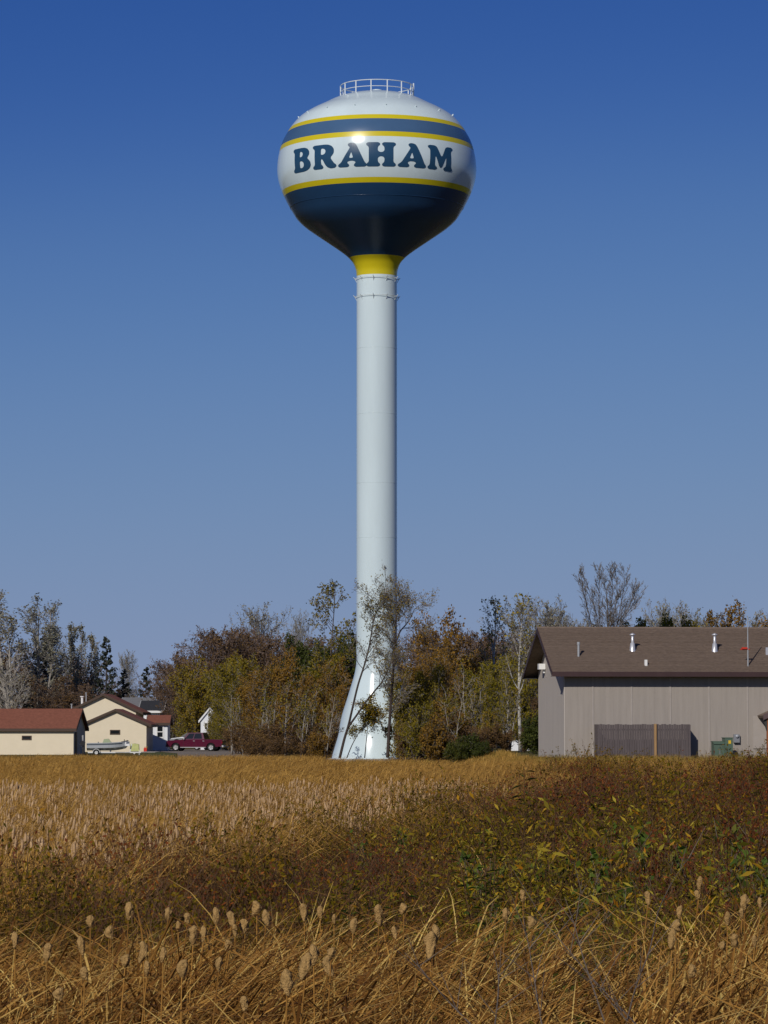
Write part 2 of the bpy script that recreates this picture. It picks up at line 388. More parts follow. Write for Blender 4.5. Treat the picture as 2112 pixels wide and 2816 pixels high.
# painter's rings below the neck
for zy in (1392, 1510):
    z = zt(zy) - z0T
    b = MB(); b.ring(RS + .13, z, .016, 96); rg = b.build('painters_ring', M['rail'], tower, True)
    for k in range(10):
        a = 2 * math.pi * (k + .25) / 10
        d = Vector((math.cos(a), math.sin(a), 0))
        b = MB(); b.tube([d * (RS - .02) + Vector((0, 0, z - .02)), d * (RS + .17) + Vector((0, 0, z)), d * (RS + .26) + Vector((0, 0, z + .10))], .024, 5)
        b.tube([d * (RS - .01) + Vector((0, 0, z - .3)), d * (RS + .15) + Vector((0, 0, z - .03))], .02, 5)
        b.build('bracket', M['rail'], rg)
# lifting lugs round the dome
zl = zt(352)
rl = rad_at(zl)
for k in range(16):
    a = 2 * math.pi * (k + .3) / 16
    M4 = Matrix.Translation((math.cos(a) * rl, math.sin(a) * rl, zl - z0T)) @ Matrix.Rotation(a, 4, 'Z') @ Matrix.Rotation(R(35), 4, 'Y')
    b = MB(); b.box((-.05, -.02, -.08), (.05, .02, .06), M4); b.tube([M4 @ Vector((0, -.03, .07)), M4 @ Vector((0, .03, .07))], .05, 8); b.build('lifting_lug', M['white_paint'], tower)
# roof railing
RR = 239 * K; zr0 = zt(222) - z0T; zr1 = zt(178) - z0T; zr2 = zt(137) - z0T
b = MB(); b.ring(RR, zr2, .035, 72); b.build('top_rail', M['rail'], tower, True)
b = MB(); b.ring(RR, zr1, .028, 72); b.build('mid_rail', M['rail'], tower, True)
b = MB(); b.ring(RR, zr0 + .06, .03, 72); b.build('foot_rail', M['rail'], tower, True)
for k in range(14):
    a = 2 * math.pi * (k + .15) / 14
    x, y = RR * math.cos(a), RR * math.sin(a)
    b = MB(); b.box((x - .04, y - .04, rad_at(0) * 0 + zr0 - .35), (x + .04, y + .04, zr2)); b.build('rail_post', M['rail'], tower)
b = MB(); b.box((RR - .02, -.5, zr0 - .3), (RR + .07, -.42, zr2 + .15)); b.box((RR - .02, .42, zr0 - .3), (RR + .07, .5, zr2 + .15))
for q in range(6): b.tube([(RR + .025, -.45, zr0 - .2 + q * .25), (RR + .025, .45, zr0 - .2 + q * .25)], .018, 5)
b.build('ladder', M['rail'], tower)
ztop = fine[0][1] - z0T
b = MB(); b.lathe([(.34, ztop - .08), (.34, ztop + .12), (.46, ztop + .14), (.40, ztop + .22), (.2, ztop + .28), (.01, ztop + .3)], 32); b.build('roof_vent', M['white_paint'], tower, True)

# the town name: fat slab letters with rounded corners, bent round the tank
def rounded(poly, r=.055):
    for q in (r, r * .42):
        out = []
        n = len(poly)
        for i in range(n):
            p0, p, p1 = Vector(poly[i-1]), Vector(poly[i]), Vector(poly[(i+1) % n])
            for o in (p0, p1):
                d = o - p; out.append(tuple(p + d.normalized() * min(q, d.length * .36)))
        poly = out
    return poly
GL = {
 'H': [[(0,0),(.47,0),(.47,.14),(.39,.16),(.39,.41),(.61,.41),(.61,.16),(.53,.14),(.53,0),(1,0),(1,.14),(.91,.16),(.91,.84),(1,.86),(1,1),(.53,1),(.53,.86),(.61,.84),(.61,.59),(.39,.59),(.39,.84),(.47,.86),(.47,1),(0,1),(0,.86),(.09,.84),(.09,.16),(0,.14)]],
 'A': [[(0,0),(.40,0),(.40,.13),(.33,.15),(.355,.25),(.60,.25),(.635,.15),(.56,.13),(.56,0),(1,0),(1,.13),(.945,.16),(.66,.90),(.58,1),(.36,1),(.36,.86),(.44,.83),(.405,.74),(.10,.16),(0,.13)], [(.40,.37),(.545,.37),(.48,.62)]],
 'B': [[(0,0),(.62,0),(.84,.05),(.98,.16),(1,.30),(.94,.44),(.80,.53),(.90,.62),(.94,.74),(.88,.89),(.74,.97),(.58,1),(0,1),(0,.86),(.10,.84),(.10,.16),(0,.14)], [(.42,.61),(.50,.61),(.58,.67),(.58,.77),(.50,.84),(.42,.84)], [(.42,.16),(.54,.16),(.63,.23),(.63,.36),(.54,.44),(.42,.44)]],
 'R': [[(0,0),(.46,0),(.46,.14),(.38,.16),(.38,.41),(.44,.40),(.56,.12),(.68,.01),(.84,-.01),(1,.03),(1,.15),(.93,.17),(.84,.32),(.76,.45),(.88,.54),(.93,.70),(.88,.87),(.74,.97),(.58,1),(0,1),(0,.86),(.10,.84),(.10,.16),(0,.14)], [(.38,.58),(.48,.58),(.57,.65),(.57,.77),(.48,.84),(.38,.84)]],
 'M': [[(0,0),(.36,0),(.36,.13),(.26,.15),(.27,.60),(.45,.10),(.54,.10),(.70,.58),(.70,.15),(.61,.13),(.61,0),(1,0),(1,.13),(.93,.15),(.91,.85),(1,.87),(1,1),(.70,1),(.515,.52),(.32,1),(0,1),(0,.87),(.08,.85),(.07,.15),(0,.13)]],
}
def letter(ch, lon0, lon1, zlo, zhi):
    cu = bpy.data.curves.new('letter_outline', 'CURVE'); cu.dimensions = '2D'; cu.fill_mode = 'BOTH'
    for k, poly in enumerate(GL[ch]):
        pts = rounded(poly, .06 if k == 0 else .03)
        s = cu.splines.new('POLY'); s.points.add(len(pts) - 1); s.use_cyclic_u = True
        for p, q in zip(s.points, pts): p.co = (q[0], q[1], 0, 1)
    tmp = bpy.data.objects.new('letter_outline', cu)
    me = bpy.data.meshes.new_from_object(tmp)
    bm = bmesh.new(); bm.from_mesh(me)
    for k in range(1, 12):
        bmesh.ops.bisect_plane(bm, geom=bm.verts[:] + bm.edges[:] + bm.faces[:], plane_co=(k / 12, 0, 0), plane_no=(1, 0, 0))
        bmesh.ops.bisect_plane(bm, geom=bm.verts[:] + bm.edges[:] + bm.faces[:], plane_co=(0, k / 12, 0), plane_no=(0, 1, 0))
    for v in bm.verts:
        lon = R(lon0 + (lon1 - lon0) * v.co.x); z = zlo + (zhi - zlo) * v.co.y
        r = rad_at(z) + .015
        v.co = (r * math.sin(lon), -r * math.cos(lon), z - z0T)
    bmesh.ops.triangulate(bm, faces=bm.faces[:])
    bmesh.ops.recalc_face_normals(bm, faces=bm.faces[:])
    me2 = bpy.data.meshes.new('letter'); bm.to_mesh(me2); bm.free()
    me2.materials.append(M['letter'])
    bpy.data.objects.remove(tmp); bpy.data.curves.remove(cu); bpy.data.meshes.remove(me)
    o = bpy.data.objects.new('letter', me2); col.objects.link(o); o.parent = name_band
    return o
zhi = at(1062, 180 + 501 / 2.37, TY - 7.2).z; zlo = at(1062, 180 + 659 / 2.37, TY - 7.2).z
for ch, a, b_ in (('B', -55.5, -40.3), ('R', -39.0, -23.3), ('A', -22.4, -5.6), ('H', -5.9, 11.0), ('A', 12.0, 29.2), ('M', 30.2, 48.6)):
    letter(ch, a, b_, zlo, zhi)

# ------------------------------------------------------------------ buildings
def window(parent, x0, x1, z0, z1, y, frame_m, fw=.08, name='window', mullion=False):
    """a window in a wall that faces -y (local), frame proud of the wall, pane set back inside it"""
    b = MB()
    b.box((x0, y - .05, z0), (x0 + fw, y + .02, z1)); b.box((x1 - fw, y - .05, z0), (x1, y + .02, z1))
    b.box((x0 + fw, y - .05, z0), (x1 - fw, y + .02, z0 + fw)); b.box((x0 + fw, y - .05, z1 - fw), (x1 - fw, y + .02, z1))
    if mullion: b.box((x0 + fw, y - .045, (z0 + z1) / 2 - .04), (x1 - fw, y + .02, (z0 + z1) / 2 + .04))
    w = b.build(name, frame_m, parent)
    one('pane', lambda q: q.box((x0 + fw, y - .02, z0 + fw), (x1 - fw, y + .01, z1 - fw)), M['dark_glass'], w)
    return w

def slab(b, p0, p1, q0, q1, th):
    """roof slab from edge p0-p1 to edge q0-q1, thickness th downwards"""
    P = [Vector(p) for p in (p0, p1, q1, q0)]
    n = (P[1] - P[0]).cross(P[3] - P[0]).normalized()
    if n.z < 0: n = -n
    L = [p - n * th for p in P]
    i = len(b.v); b.v += [tuple(p) for p in P + L]
    for f in ((0,1,2,3),(7,6,5,4),(0,4,5,1),(1,5,6,2),(2,6,7,3),(3,7,4,0)):
        b.f.append(tuple(i + k for k in f)); b.m.append(b.cur)

def gable_house(root, w, d, ze, zr, wall_m, roof_m, trim_m, ov=.35, along='x', th=.12, gov=None):
    """walls 0..w by 0..d; the ridge runs along x or y"""
    gov = ov if gov is None else gov
    b = MB()
    if along == 'x': b.prism([(0, 0), (d, 0), (d, ze), (d/2, zr), (0, ze)], 0, 0, w)
    else: b.prism([(0, 0), (w, 0), (w, ze), (w/2, zr), (0, ze)], 1, 0, d)
    b.build('wall', wall_m, root)
    span = d if along == 'x' else w
    sl = (zr - ze) / (span / 2); zo = ze - sl * ov; up = .02 + th
    for side in (0, 1):
        b = MB(); fb = MB()
        e = -ov if side == 0 else span + ov
        if along == 'x':
            slab(b, (-gov, e, zo + up), (w + gov, e, zo + up), (-gov, span/2, zr + up), (w + gov, span/2, zr + up), th)
            fb.box((-gov, e - .03, zo - .12), (w + gov, e, zo + up - .01)) if side == 0 else fb.box((-gov, e, zo - .12), (w + gov, e + .03, zo + up - .01))
        else:
            slab(b, (e, -gov, zo + up), (e, d + gov, zo + up), (span/2, -gov, zr + up), (span/2, d + gov, zr + up), th)
            fb.box((e - .03, -gov, zo - .12), (e, d + gov, zo + up - .01)) if side == 0 else fb.box((e, -gov, zo - .12), (e + .03, d + gov, zo + up - .01))
        rf = b.build('roof', roof_m, root)
        fb.build('fascia', trim_m, rf)
        for g in (0, 1):
            rb = MB()
            if along == 'x':
                x = -gov - .035 if g == 0 else w + gov + .005
                rb.prism([(e, zo - .12), (span/2, zr - .10), (span/2, zr + up - .01), (e, zo + up - .01)], 0, x, x + .03)
            else:
                y = -gov - .035 if g == 0 else d + gov + .005
                rb.prism([(e, zo - .12), (span/2, zr - .10), (span/2, zr + up - .01), (e, zo + up - .01)], 1, y, y + .03)
            rb.build('rake_board', trim_m, rf)

# --- cream garage at the far left, rust roof
GY = 290.0
p = at(202, 2075, GY)
gar = empty('garage', (p.x, GY, 0), R(-3.2), 'long cream garage with rust red roof, cut by the left frame edge', 'garage')
gr_w = 10.0
zr_ = at(226, 1953, GY + 3.5).z; ze_ = at(202, 2006, GY).z + .08
def shift(root, dx):
    for c in root.children:
        c.location.x += dx
gable_house(gar, gr_w, 7.0, ze_, zr_, M['cream'], M['red_roof'], M['brown_trim'], ov=.28)
window(gar, gr_w - (202 - 59) * GY / F, gr_w - (202 - 86) * GY / F, at(0, 2035, GY).z, at(0, 2023, GY).z, 0, M['brown_trim'], .09)
shift(gar, -gr_w)
one('door', lambda q: q.box((.0, .9, .02), (.05, 1.8, 2.0)), M['dark_door'], gar)
one('window', lambda q: q.box((.0, 4.6, .9), (.05, 5.6, 1.7)), M['dark_glass'], gar)

# --- front cream house with gable to the field
HY = 318.0
xl, xr = gx(234, HY), gx(404, HY)
h2 = empty('house', (xl, HY, 0), 0, 'front cream gabled building with a single small high window, behind the boat', 'house')
gable_house(h2, xr - xl, 9.0, at(0, 1990, HY).z, at(0, 1953, HY).z, M['cream'], M['red_roof'], M['brown_trim'], ov=.5, along='y', gov=.3)
window(h2, gx(304, HY) - xl, gx(332, HY) - xl, at(0, 2020, HY).z, at(0, 2007, HY).z, 0, M['brown_trim'], .09)

# --- larger cream house behind it
HY3 = 342.0
xl, xr = gx(197, HY3), gx(375, HY3)
h3 = empty('house', (xl, HY3, 0), 0, 'taller cream gabled house rising behind the front gabled building', 'house')
gable_house(h3, xr - xl, 11.0, at(0, 1953, HY3).z, at(0, 1911, HY3).z, M['cream'], M['red_roof'], M['brown_trim'], ov=.75, along='y', gov=.35)
for px, py0, py1, r, m in ((226, 1930, 1917, .13, 'white_trim'), (237, 1924, 1907, .06, 'pvc_grey'), (197, 1948, 1938, .07, 'pvc_grey')):
    a = at(px, py0, HY3 + 3); c = at(px, py1, HY3 + 3)
    b = MB(); b.tube([(a.x - xl, 3, a.z - .5), (c.x - xl, 3, c.z)], r, 8); b.tube([(c.x - xl, 3, c.z), (c.x - xl, 3, c.z + .1)], r * 1.7, 8); b.build('roof_vent', M[m], h3)

# --- white entry porch with the two-pane window
PY = 330.0
xl, xr = gx(410, PY), gx(462, PY)
po = empty('porch', (xl, PY, 0), 0, 'small white entry porch with rust roof and tall white framed window', 'porch')
gable_house(po, xr - xl, 4.0, at(0, 1989, PY).z, at(0, 1970, PY + 2).z, M['white_wall'], M['red_roof'], M['brown_trim'], ov=.25)
window(po, gx(431, PY) - xl, gx(452, PY) - xl, at(0, 2030, PY).z, at(0, 1995, PY).z, 0, M['white_trim'], .12, mullion=True)

# --- houses behind
def far_house(px0, px1, pye, pyr, Y, wall, roof, label, d=8.0, ov=.4):
    x0, x1 = gx(px0, Y), gx(px1, Y)
    h = empty('house', (x0, Y, 0), 0, label, 'house')
    gable_house(h, x1 - x0, d, at(0, pye, Y).z, at(0, pyr, Y + d/2).z, M[wall], M[roof], M['white_trim'], ov=ov)
    return h, x0
far_house(340, 412, 1944, 1921, 400, 'white_wall', 'grey_roof', 'distant white house showing only its pale grey roof above the cream houses')
h, x0 = far_house(392, 442, 1955, 1930, 375, 'white_wall', 'dark_roof', 'distant house with charcoal roof seen above the white porch')
window(h, gx(402, 375) - x0, gx(414, 375) - x0, at(0, 1985, 375).z, at(0, 1968, 375).z, 0, M['white_trim'], .1)
WY = 339.0
xl, xr = gx(553, WY), gx(603, WY)
wh = empty('house', (xl, WY, 0), 0, 'white gabled house half hidden behind the pickup and the yellow trees', 'house')
gable_house(wh, xr - xl, 7.0, at(0, 1978, WY).z, at(0, 1948, WY).z, M['white_wall'], M['grey_roof'], M['white_trim'], ov=.2, along='y', gov=.15)
window(wh, gx(562, WY) - xl, gx(573, WY) - xl, at(0, 2008, WY).z, at(0, 1986, WY).z, 0, M['white_trim'], .1, mullion=True)
window(wh, gx(583, WY) - xl, gx(594, WY) - xl, at(0, 2008, WY).z, at(0, 1986, WY).z, 0, M['white_trim'], .1, mullion=True)
window(wh, gx(572, WY) - xl, gx(583, WY) - xl, at(0, 1972, WY).z, at(0, 1960, WY).z, 0, M['white_trim'], .08)
h, x0 = far_house(1395, 1455, 1990, 1965, 330, 'white_wall', 'grey_roof', 'low white house glimpsed between the birches left of the shed', 7)

# --- big brown shed on the right
SY = 190.0
SROT = R(5.9)
c = at(1552, 2088, SY)
SZ = ground_z(12, SY)
SW, SD = 27.0, 10.0
sh = empty('shed', (c.x, SY, SZ), SROT, 'long shed with weathered grey brown siding and a brown shingle roof', 'shed')
s_e = at(1552, 1872, SY).z - SZ                              # eave wall height
ridge_z = at(1500, 1726, SY + 5).z - SZ
OV, GOV = .80, .80
sl = (ridge_z - s_e) / (SD / 2)
sl = (ridge_z - (at(1552, 1848, SY - OV).z - SZ)) / (SD / 2 + OV)
s_e = ridge_z - sl * SD / 2 - .22
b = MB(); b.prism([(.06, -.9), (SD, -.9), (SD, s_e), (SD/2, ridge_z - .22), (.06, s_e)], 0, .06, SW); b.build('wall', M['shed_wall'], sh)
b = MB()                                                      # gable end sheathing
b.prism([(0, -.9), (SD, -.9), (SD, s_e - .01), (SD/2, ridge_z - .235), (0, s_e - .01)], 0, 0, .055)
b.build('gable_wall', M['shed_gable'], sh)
PW = 2.28
x = .06; k = 0
while x < SW - .1:                                            # siding sheets with joint battens
    x1 = min(SW, x + (1.62 if k == 0 else PW))
    b = MB()
    b.box((x + .004, 0, -.9), (x1 - .004, .055, s_e))
    g = x + .3
    while g < x1 - .05:                                       # grooves stand as thin raised strips between
        b.box((g - .14, -.006, -.88), (g + .135, -.0005, s_e - .01)); g += .305
    b.build('siding_panel', M['shed_wall'], sh)
    b = MB(); b.box((x1 - .05, -.03, -.9), (x1 + .05, -.0125, s_e - .02)); b.build('batten', M['shed_seam'], sh)
    x = x1; k += 1
# roof: two slopes of shingle courses
zlow = ridge_z - sl * (SD/2 + OV)
for side in (0, 1):
    b = MB()
    e = -OV if side == 0 else SD + OV
    slab(b, (-GOV, e, zlow), (SW + GOV, e, zlow), (-GOV, SD/2, ridge_z), (SW + GOV, SD/2, ridge_z), .16)
    rf = b.build('roof', M['shed_roof'], sh)
    if side == 0:
        b = MB(); n = 46
        rr = random.Random(5)
        nv = Vector((0, -sl, 1)).normalized()
        for j in range(n):
            t0 = j / n; t1 = (j + 1.02) / n
            y0 = e + (SD/2 - e) * t0; z0 = zlow + (ridge_z - zlow) * t0; y1 = e + (SD/2 - e) * t1; z1 = zlow + (ridge_z - zlow) * t1
            lo = .034 + rr.uniform(-.006, .006)
            P0 = Vector((0, y0, z0)) + nv * lo; P1 = Vector((0, y1, z1)) + nv * .006; P2 = Vector((0, y0, z0)) + nv * .003
            b.quad((-GOV, P0.y, P0.z), (SW + GOV, P0.y, P0.z), (SW + GOV, P1.y, P1.z), (-GOV, P1.y, P1.z))
            b.quad((-GOV, P2.y, P2.z), (SW + GOV, P2.y, P2.z), (SW + GOV, P0.y, P0.z), (-GOV, P0.y, P0.z))
        tag(b.build('shingle_courses', M['shed_roof'], rf), kind='stuff')
    fz0, fz1 = zlow - .26, zlow + .02
    one('fascia', lambda q: q.box((-GOV, e - .04, fz0), (SW + GOV, e - .005, fz1)) if side == 0 else q.box((-GOV, e + .005, fz0), (SW + GOV, e + .04, fz1)), M['shed_fascia'], rf)
    rb = MB(); rb.prism([(e, fz0), (SD/2, ridge_z - .30), (SD/2, ridge_z - .0), (e, fz1 - .02)], 0, -GOV - .04, -GOV - .003); rb.build('rake_board', M['shed_fascia'], rf)
    sb = MB()
    if side == 0: sb.box((-GOV + .01, e + .01, fz0 + .01), (SW, -.04, fz0 + .04))
    else: sb.box((-GOV + .01, SD + .02, fz0 + .01), (SW, e - .01, fz0 + .04))
    sb.build('soffit', M['soffit'], rf)
one('ridge_cap', lambda q: q.prism([(SD/2 - .16, ridge_z - .08), (SD/2, ridge_z + .06), (SD/2 + .16, ridge_z - .08)], 0, -GOV - .01, SW + GOV), M['shed_roof'], sh)
one('security_light', lambda q: (q.box((-.40, 7.0, s_e + .12), (-.02, 7.6, s_e + .46)), q.box((-.12, 7.2, s_e - .1), (-.02, 7.4, s_e + .119))), M['white_trim'], sh)
def shed_at(px, py, off=0.0):
    """local x on the roof, the roof point under pixel (px, py)"""
    # intersect the ray with the front slope in the shed's frame
    Minv = (Matrix.Translation((c.x, SY, SZ)) @ Matrix.Rotation(SROT, 4, 'Z')).inverted()
    o = Minv @ Vector((0, 0, CAMZ)); d = (Minv @ at(px, py, SY)) - o
    if off is None:                                           # front wall
        t = -o.y / d.y; return o + d * t
    # plane z = zlow + sl*(y+OV)
    t = (zlow + sl * (o.y + OV) - o.z) / (d.z - sl * d.y); return o + d * t
for px, pyb, pyt in ((1739.5, 1789, 1741), (1965.5, 1791, 1741)):
    q = shed_at(px, pyb); h = (pyb - pyt) * SY / F * 1.02
    fl = MB(); fl.lathe([(.20, -.16), (.13, h * .42), (.085, h * .44), (.085, h * .86)], 16, q.x, q.y); v = MB()
    fl.v = [(x, y, z + q.z) for x, y, z in fl.v]
    v = fl.build('flue', M['galv'], sh, True)
    cb = MB(); cb.lathe([(.085, h * .86), (.17, h * .87), (.17, h * .92), (.01, h * 1.0)], 16, q.x, q.y); cb.v = [(x, y, z + q.z) for x, y, z in cb.v]; cb.build('flue_cap', M['galv'], v, True)
q = shed_at(1591, 1806); b = MB(); b.tube([(q.x, q.y, q.z - .1), (q.x, q.y, q.z + .70)], .065, 10); b.tube([(q.x, q.y, q.z + .70), (q.x, q.y, q.z + .86)], .09, 10); b.build('vent_pipe', M['pvc_grey'], sh)
q = shed_at(1776, 1830); b = MB(); b.box((q.x - .075, q.y - .1, q.z - .05), (q.x + .075, q.y + .1, q.z + .33)); b.build('vent_box', M['white_trim'], sh)
q = shed_at(2057, 1832); b = MB(); b.tube([(q.x, q.y, q.z - .1), (q.x, q.y, q.z + 1.6), (q.x, q.y, q.z + 2.95)], [.045, .035, .022], 8); mast = b.build('mast', M['pvc_grey'], sh)
b = MB(); b.tube([(q.x - .45, q.y, q.z + .98), (q.x + .1, q.y, q.z + .98)], .035, 6); b.box((q.x - .36, q.y - .09, q.z + 1.0), (q.x - .04, q.y + .09, q.z + 1.1)); b.build('mast_arm', M['red_can'], mast)
q = shed_at(2111, 1800); b = MB(); b.box((q.x - .12, q.y - .1, q.z - .05), (q.x + .25, q.y + .1, q.z + .42)); b.build('vent_box', M['galv'], sh)
# entrance canopy at the right edge
q = shed_at(2092, 1964, None); cx0 = q.x - .22
cz = q.z
can = empty('canopy', sh.matrix_world @ Vector((0, 0, 0)), SROT, 'brown gabled entrance canopy on an orange wooden post at the right frame edge', 'canopy')
can.location = Matrix.Translation((c.x, SY, SZ)) @ Matrix.Rotation(SROT, 4, 'Z') @ Vector((cx0, 0, 0))
b = MB(); slab(b, (0, -1.8, cz - .08), (0, -.035, cz - .08), (1.6, -1.8, cz + .62), (1.6, -.035, cz + .62), .16); b.build('roof', M['shed_roof'], can)
b = MB(); slab(b, (3.2, -1.8, cz - .08), (3.2, -.035, cz - .08), (1.6, -1.8, cz + .62), (1.6, -.035, cz + .62), .16); b.build('roof', M['shed_roof'], can)
b = MB(); b.prism([(-.03, cz - .34), (1.6, cz + .36), (3.23, cz - .34), (3.23, cz - .02), (1.6, cz + .69), (-.03, cz - .02)], 1, -1.85, -1.805); b.build('gable_board', M['canopy_board'], can)
b = MB(); b.prism([(.02, cz - .345), (.235, cz - .28), (.235, cz - .95), (.19, cz - .95)], 1, -1.70, -1.55); b.build('brace', M['soffit'], can)
b = MB(); b.box((.22, -1.72, -.7), (.50, -1.48, cz - .2)); b.build('post', M['orange_wood'], can)
b = MB(); b.box((2.6, -1.72, -.7), (2.84, -1.48, cz - .2)); b.build('post', M['orange_wood'], can)
b = MB(); b.box((-.25, -.06, .55), (1.3, -.033, cz - .1)); b.build('backing_board', M['shed_seam'], can)

# --- plank screen in front of the shed
q0 = shed_at(1634, 2040, None); q1 = shed_at(1896, 2040, None)
FY = -1.25
fx0 = q0.x * (SY - 1.25) / SY; fx1 = q1.x - .17
ftop = at(1700, 1992, SY - 1.2).z - SZ
fen = empty('plank_fence', Matrix.Translation((c.x, SY, SZ)) @ Matrix.Rotation(SROT, 4, 'Z') @ Vector((0, 0, 0)), SROT, 'grey weathered plank fence screening a bay against the shed wall', 'fence')
rr = random.Random(11)
np_ = 38; pw = (fx1 - fx0) / np_
for k in range(np_):
    b = MB(); dz = rr.uniform(-.02, .02); dy = rr.uniform(-.012, .012)
    b.box((fx0 + k * pw + .006, FY + dy, -.9), (fx0 + (k + 1) * pw - .006, FY + .022 + dy, ftop + dz)); b.build('plank', M['fence_wood'], fen)
for z in (.35, ftop - .35):
    b = MB(); b.box((fx0, FY + .04, z), (fx1, FY + .09, z + .09)); b.build('rail', M['fence_wood'], fen)
px_ = shed_at(1792, 2040, None).x * .993
b = MB(); b.box((px_ - .06, FY - .125, -.9), (px_ + .07, FY - .014, ftop + .03)); pt = b.build('post', M['post_wood'], fen); pt['label'] = 'fresh yellow cedar post'
for xx in (fx0 + .02, fx1 - .05):
    for k in range(8):
        b = MB(); b.box((xx, FY + .10 + k * .14, -.9), (xx + .022, FY + .23 + k * .14, ftop)); b.build('plank', M['fence_wood'], fen)

# --- green transformer cabinet, meter box
q = shed_at(1952, 2040, None); tx0 = q.x * .982; tx1 = shed_at(2005, 2040, None).x * .980
ztl = at(1960, 2039, SY - 1.6).z - SZ; ztr = at(2000, 2030, SY - 1.6).z - SZ
MS = Matrix.Translation((c.x, SY, SZ)) @ Matrix.Rotation(SROT, 4, 'Z')
trf = empty('transformer_cabinet', MS @ Vector((tx0, -1.9, 0)), SROT, 'green metal transformer cabinet with yellow warning sticker beside the shed wall', 'transformer')
W = tx1 - tx0
b = MB(); b.box((0, 0, -.9), (W * .58, .75, ztl - .05)); b.build('cabinet_body', M['green_box'], trf)
b = MB(); b.prism([(-.06, ztl - .16), (.8, ztl - .03), (.8, ztl + .01), (.3, ztl + .02), (-.06, ztl - .10)], 0, -.02, W * .60 - .045); b.build('cabinet_lid', M['green_box'], trf)
b = MB(); b.box((W * .58 + .005, -.08, -.9), (W, .8, ztr)); tall = b.build('tall_cabinet', M['green_box'], trf)
b = MB(); b.box((W * .56, -.10, ztr + .002), (W + .02, .83, ztr + .04)); b.build('cabinet_lid', M['green_box'], trf)
b = MB(); b.box((W * .76, -.092, ztr - .32), (W * .76 + .15, -.083, ztr - .13)); b.build('sticker', M['sticker'], tall)
b = MB(); b.box((W * .30, -.02, .25), (W * .33, -.002, .5)); b.build('handle', M['meter_grey'], trf)
q = shed_at(2016, 2018, None); q2 = shed_at(2033, 2042, None)
met = empty('electric_meter', MS @ Vector((q.x, -.035, q2.z)), SROT, 'small grey electric meter box fixed to the shed wall', 'meter')
mw, mh = (q2.x - q.x) * .95, (q.z - q2.z) * .95
b = MB(); b.box((0, -.18, 0), (mw, 0, mh)); b.build('meter_box', M['meter_grey'], met)
b = MB(); b.lathe([(.09, 0), (.09, .07), (.06, .10), (.001, .105)], 18); b.v = [(mw * .55 + x, -.181 - z, mh * .76 + y) for x, y, z in b.v]; b.build('dial_glass', M['pale_glass'], met, True)

# ------------------------------------------------------------------ vehicles
def wheel(parent, x, y, r, w, rim='chrome'):
    b = MB(); b.lathe([(r*.62, -w/2), (r*.93, -w/2), (r, -w*.32), (r, w*.32), (r*.93, w/2), (r*.62, w/2)], 24)
    wv = [(x + a, y + d, r + c_) for a, c_, d in b.v]; b.v = wv
    t = b.build('wheel', M['tyre'], parent, True)
    b = MB(); b.lathe([(r*.62, -w*.45), (r*.55, -w*.25), (r*.18, -w*.18), (.001, -w*.2)], 20); 
    b.lathe([(r*.62, w*.45), (r*.55, w*.25), (r*.18, w*.18), (.001, w*.2)], 20)
    for k in range(5):
        a = 2 * math.pi * k / 5
        for s_ in (-1, 1):
            b.tube([(r*.12*math.cos(a), r*.12*math.sin(a), s_*w*.30), (r*.60*math.cos(a), r*.60*math.sin(a), s_*w*.42)], r*.09, 4)
    b.v = [(x + a, y + d, r + c_) for a, c_, d in b.v]; b.build('rim', M[rim], t)
    return t

def arch(cx, r, n=8, z0=.42):
    a0 = math.asin(max(-1, min(1, (z0 - .38) / r)))
    return [(cx - r * math.cos(a0 + (math.pi - 2*a0) * k / n), .38 + r * math.sin(a0 + (math.pi - 2*a0) * k / n)) for k in range(n + 1)]

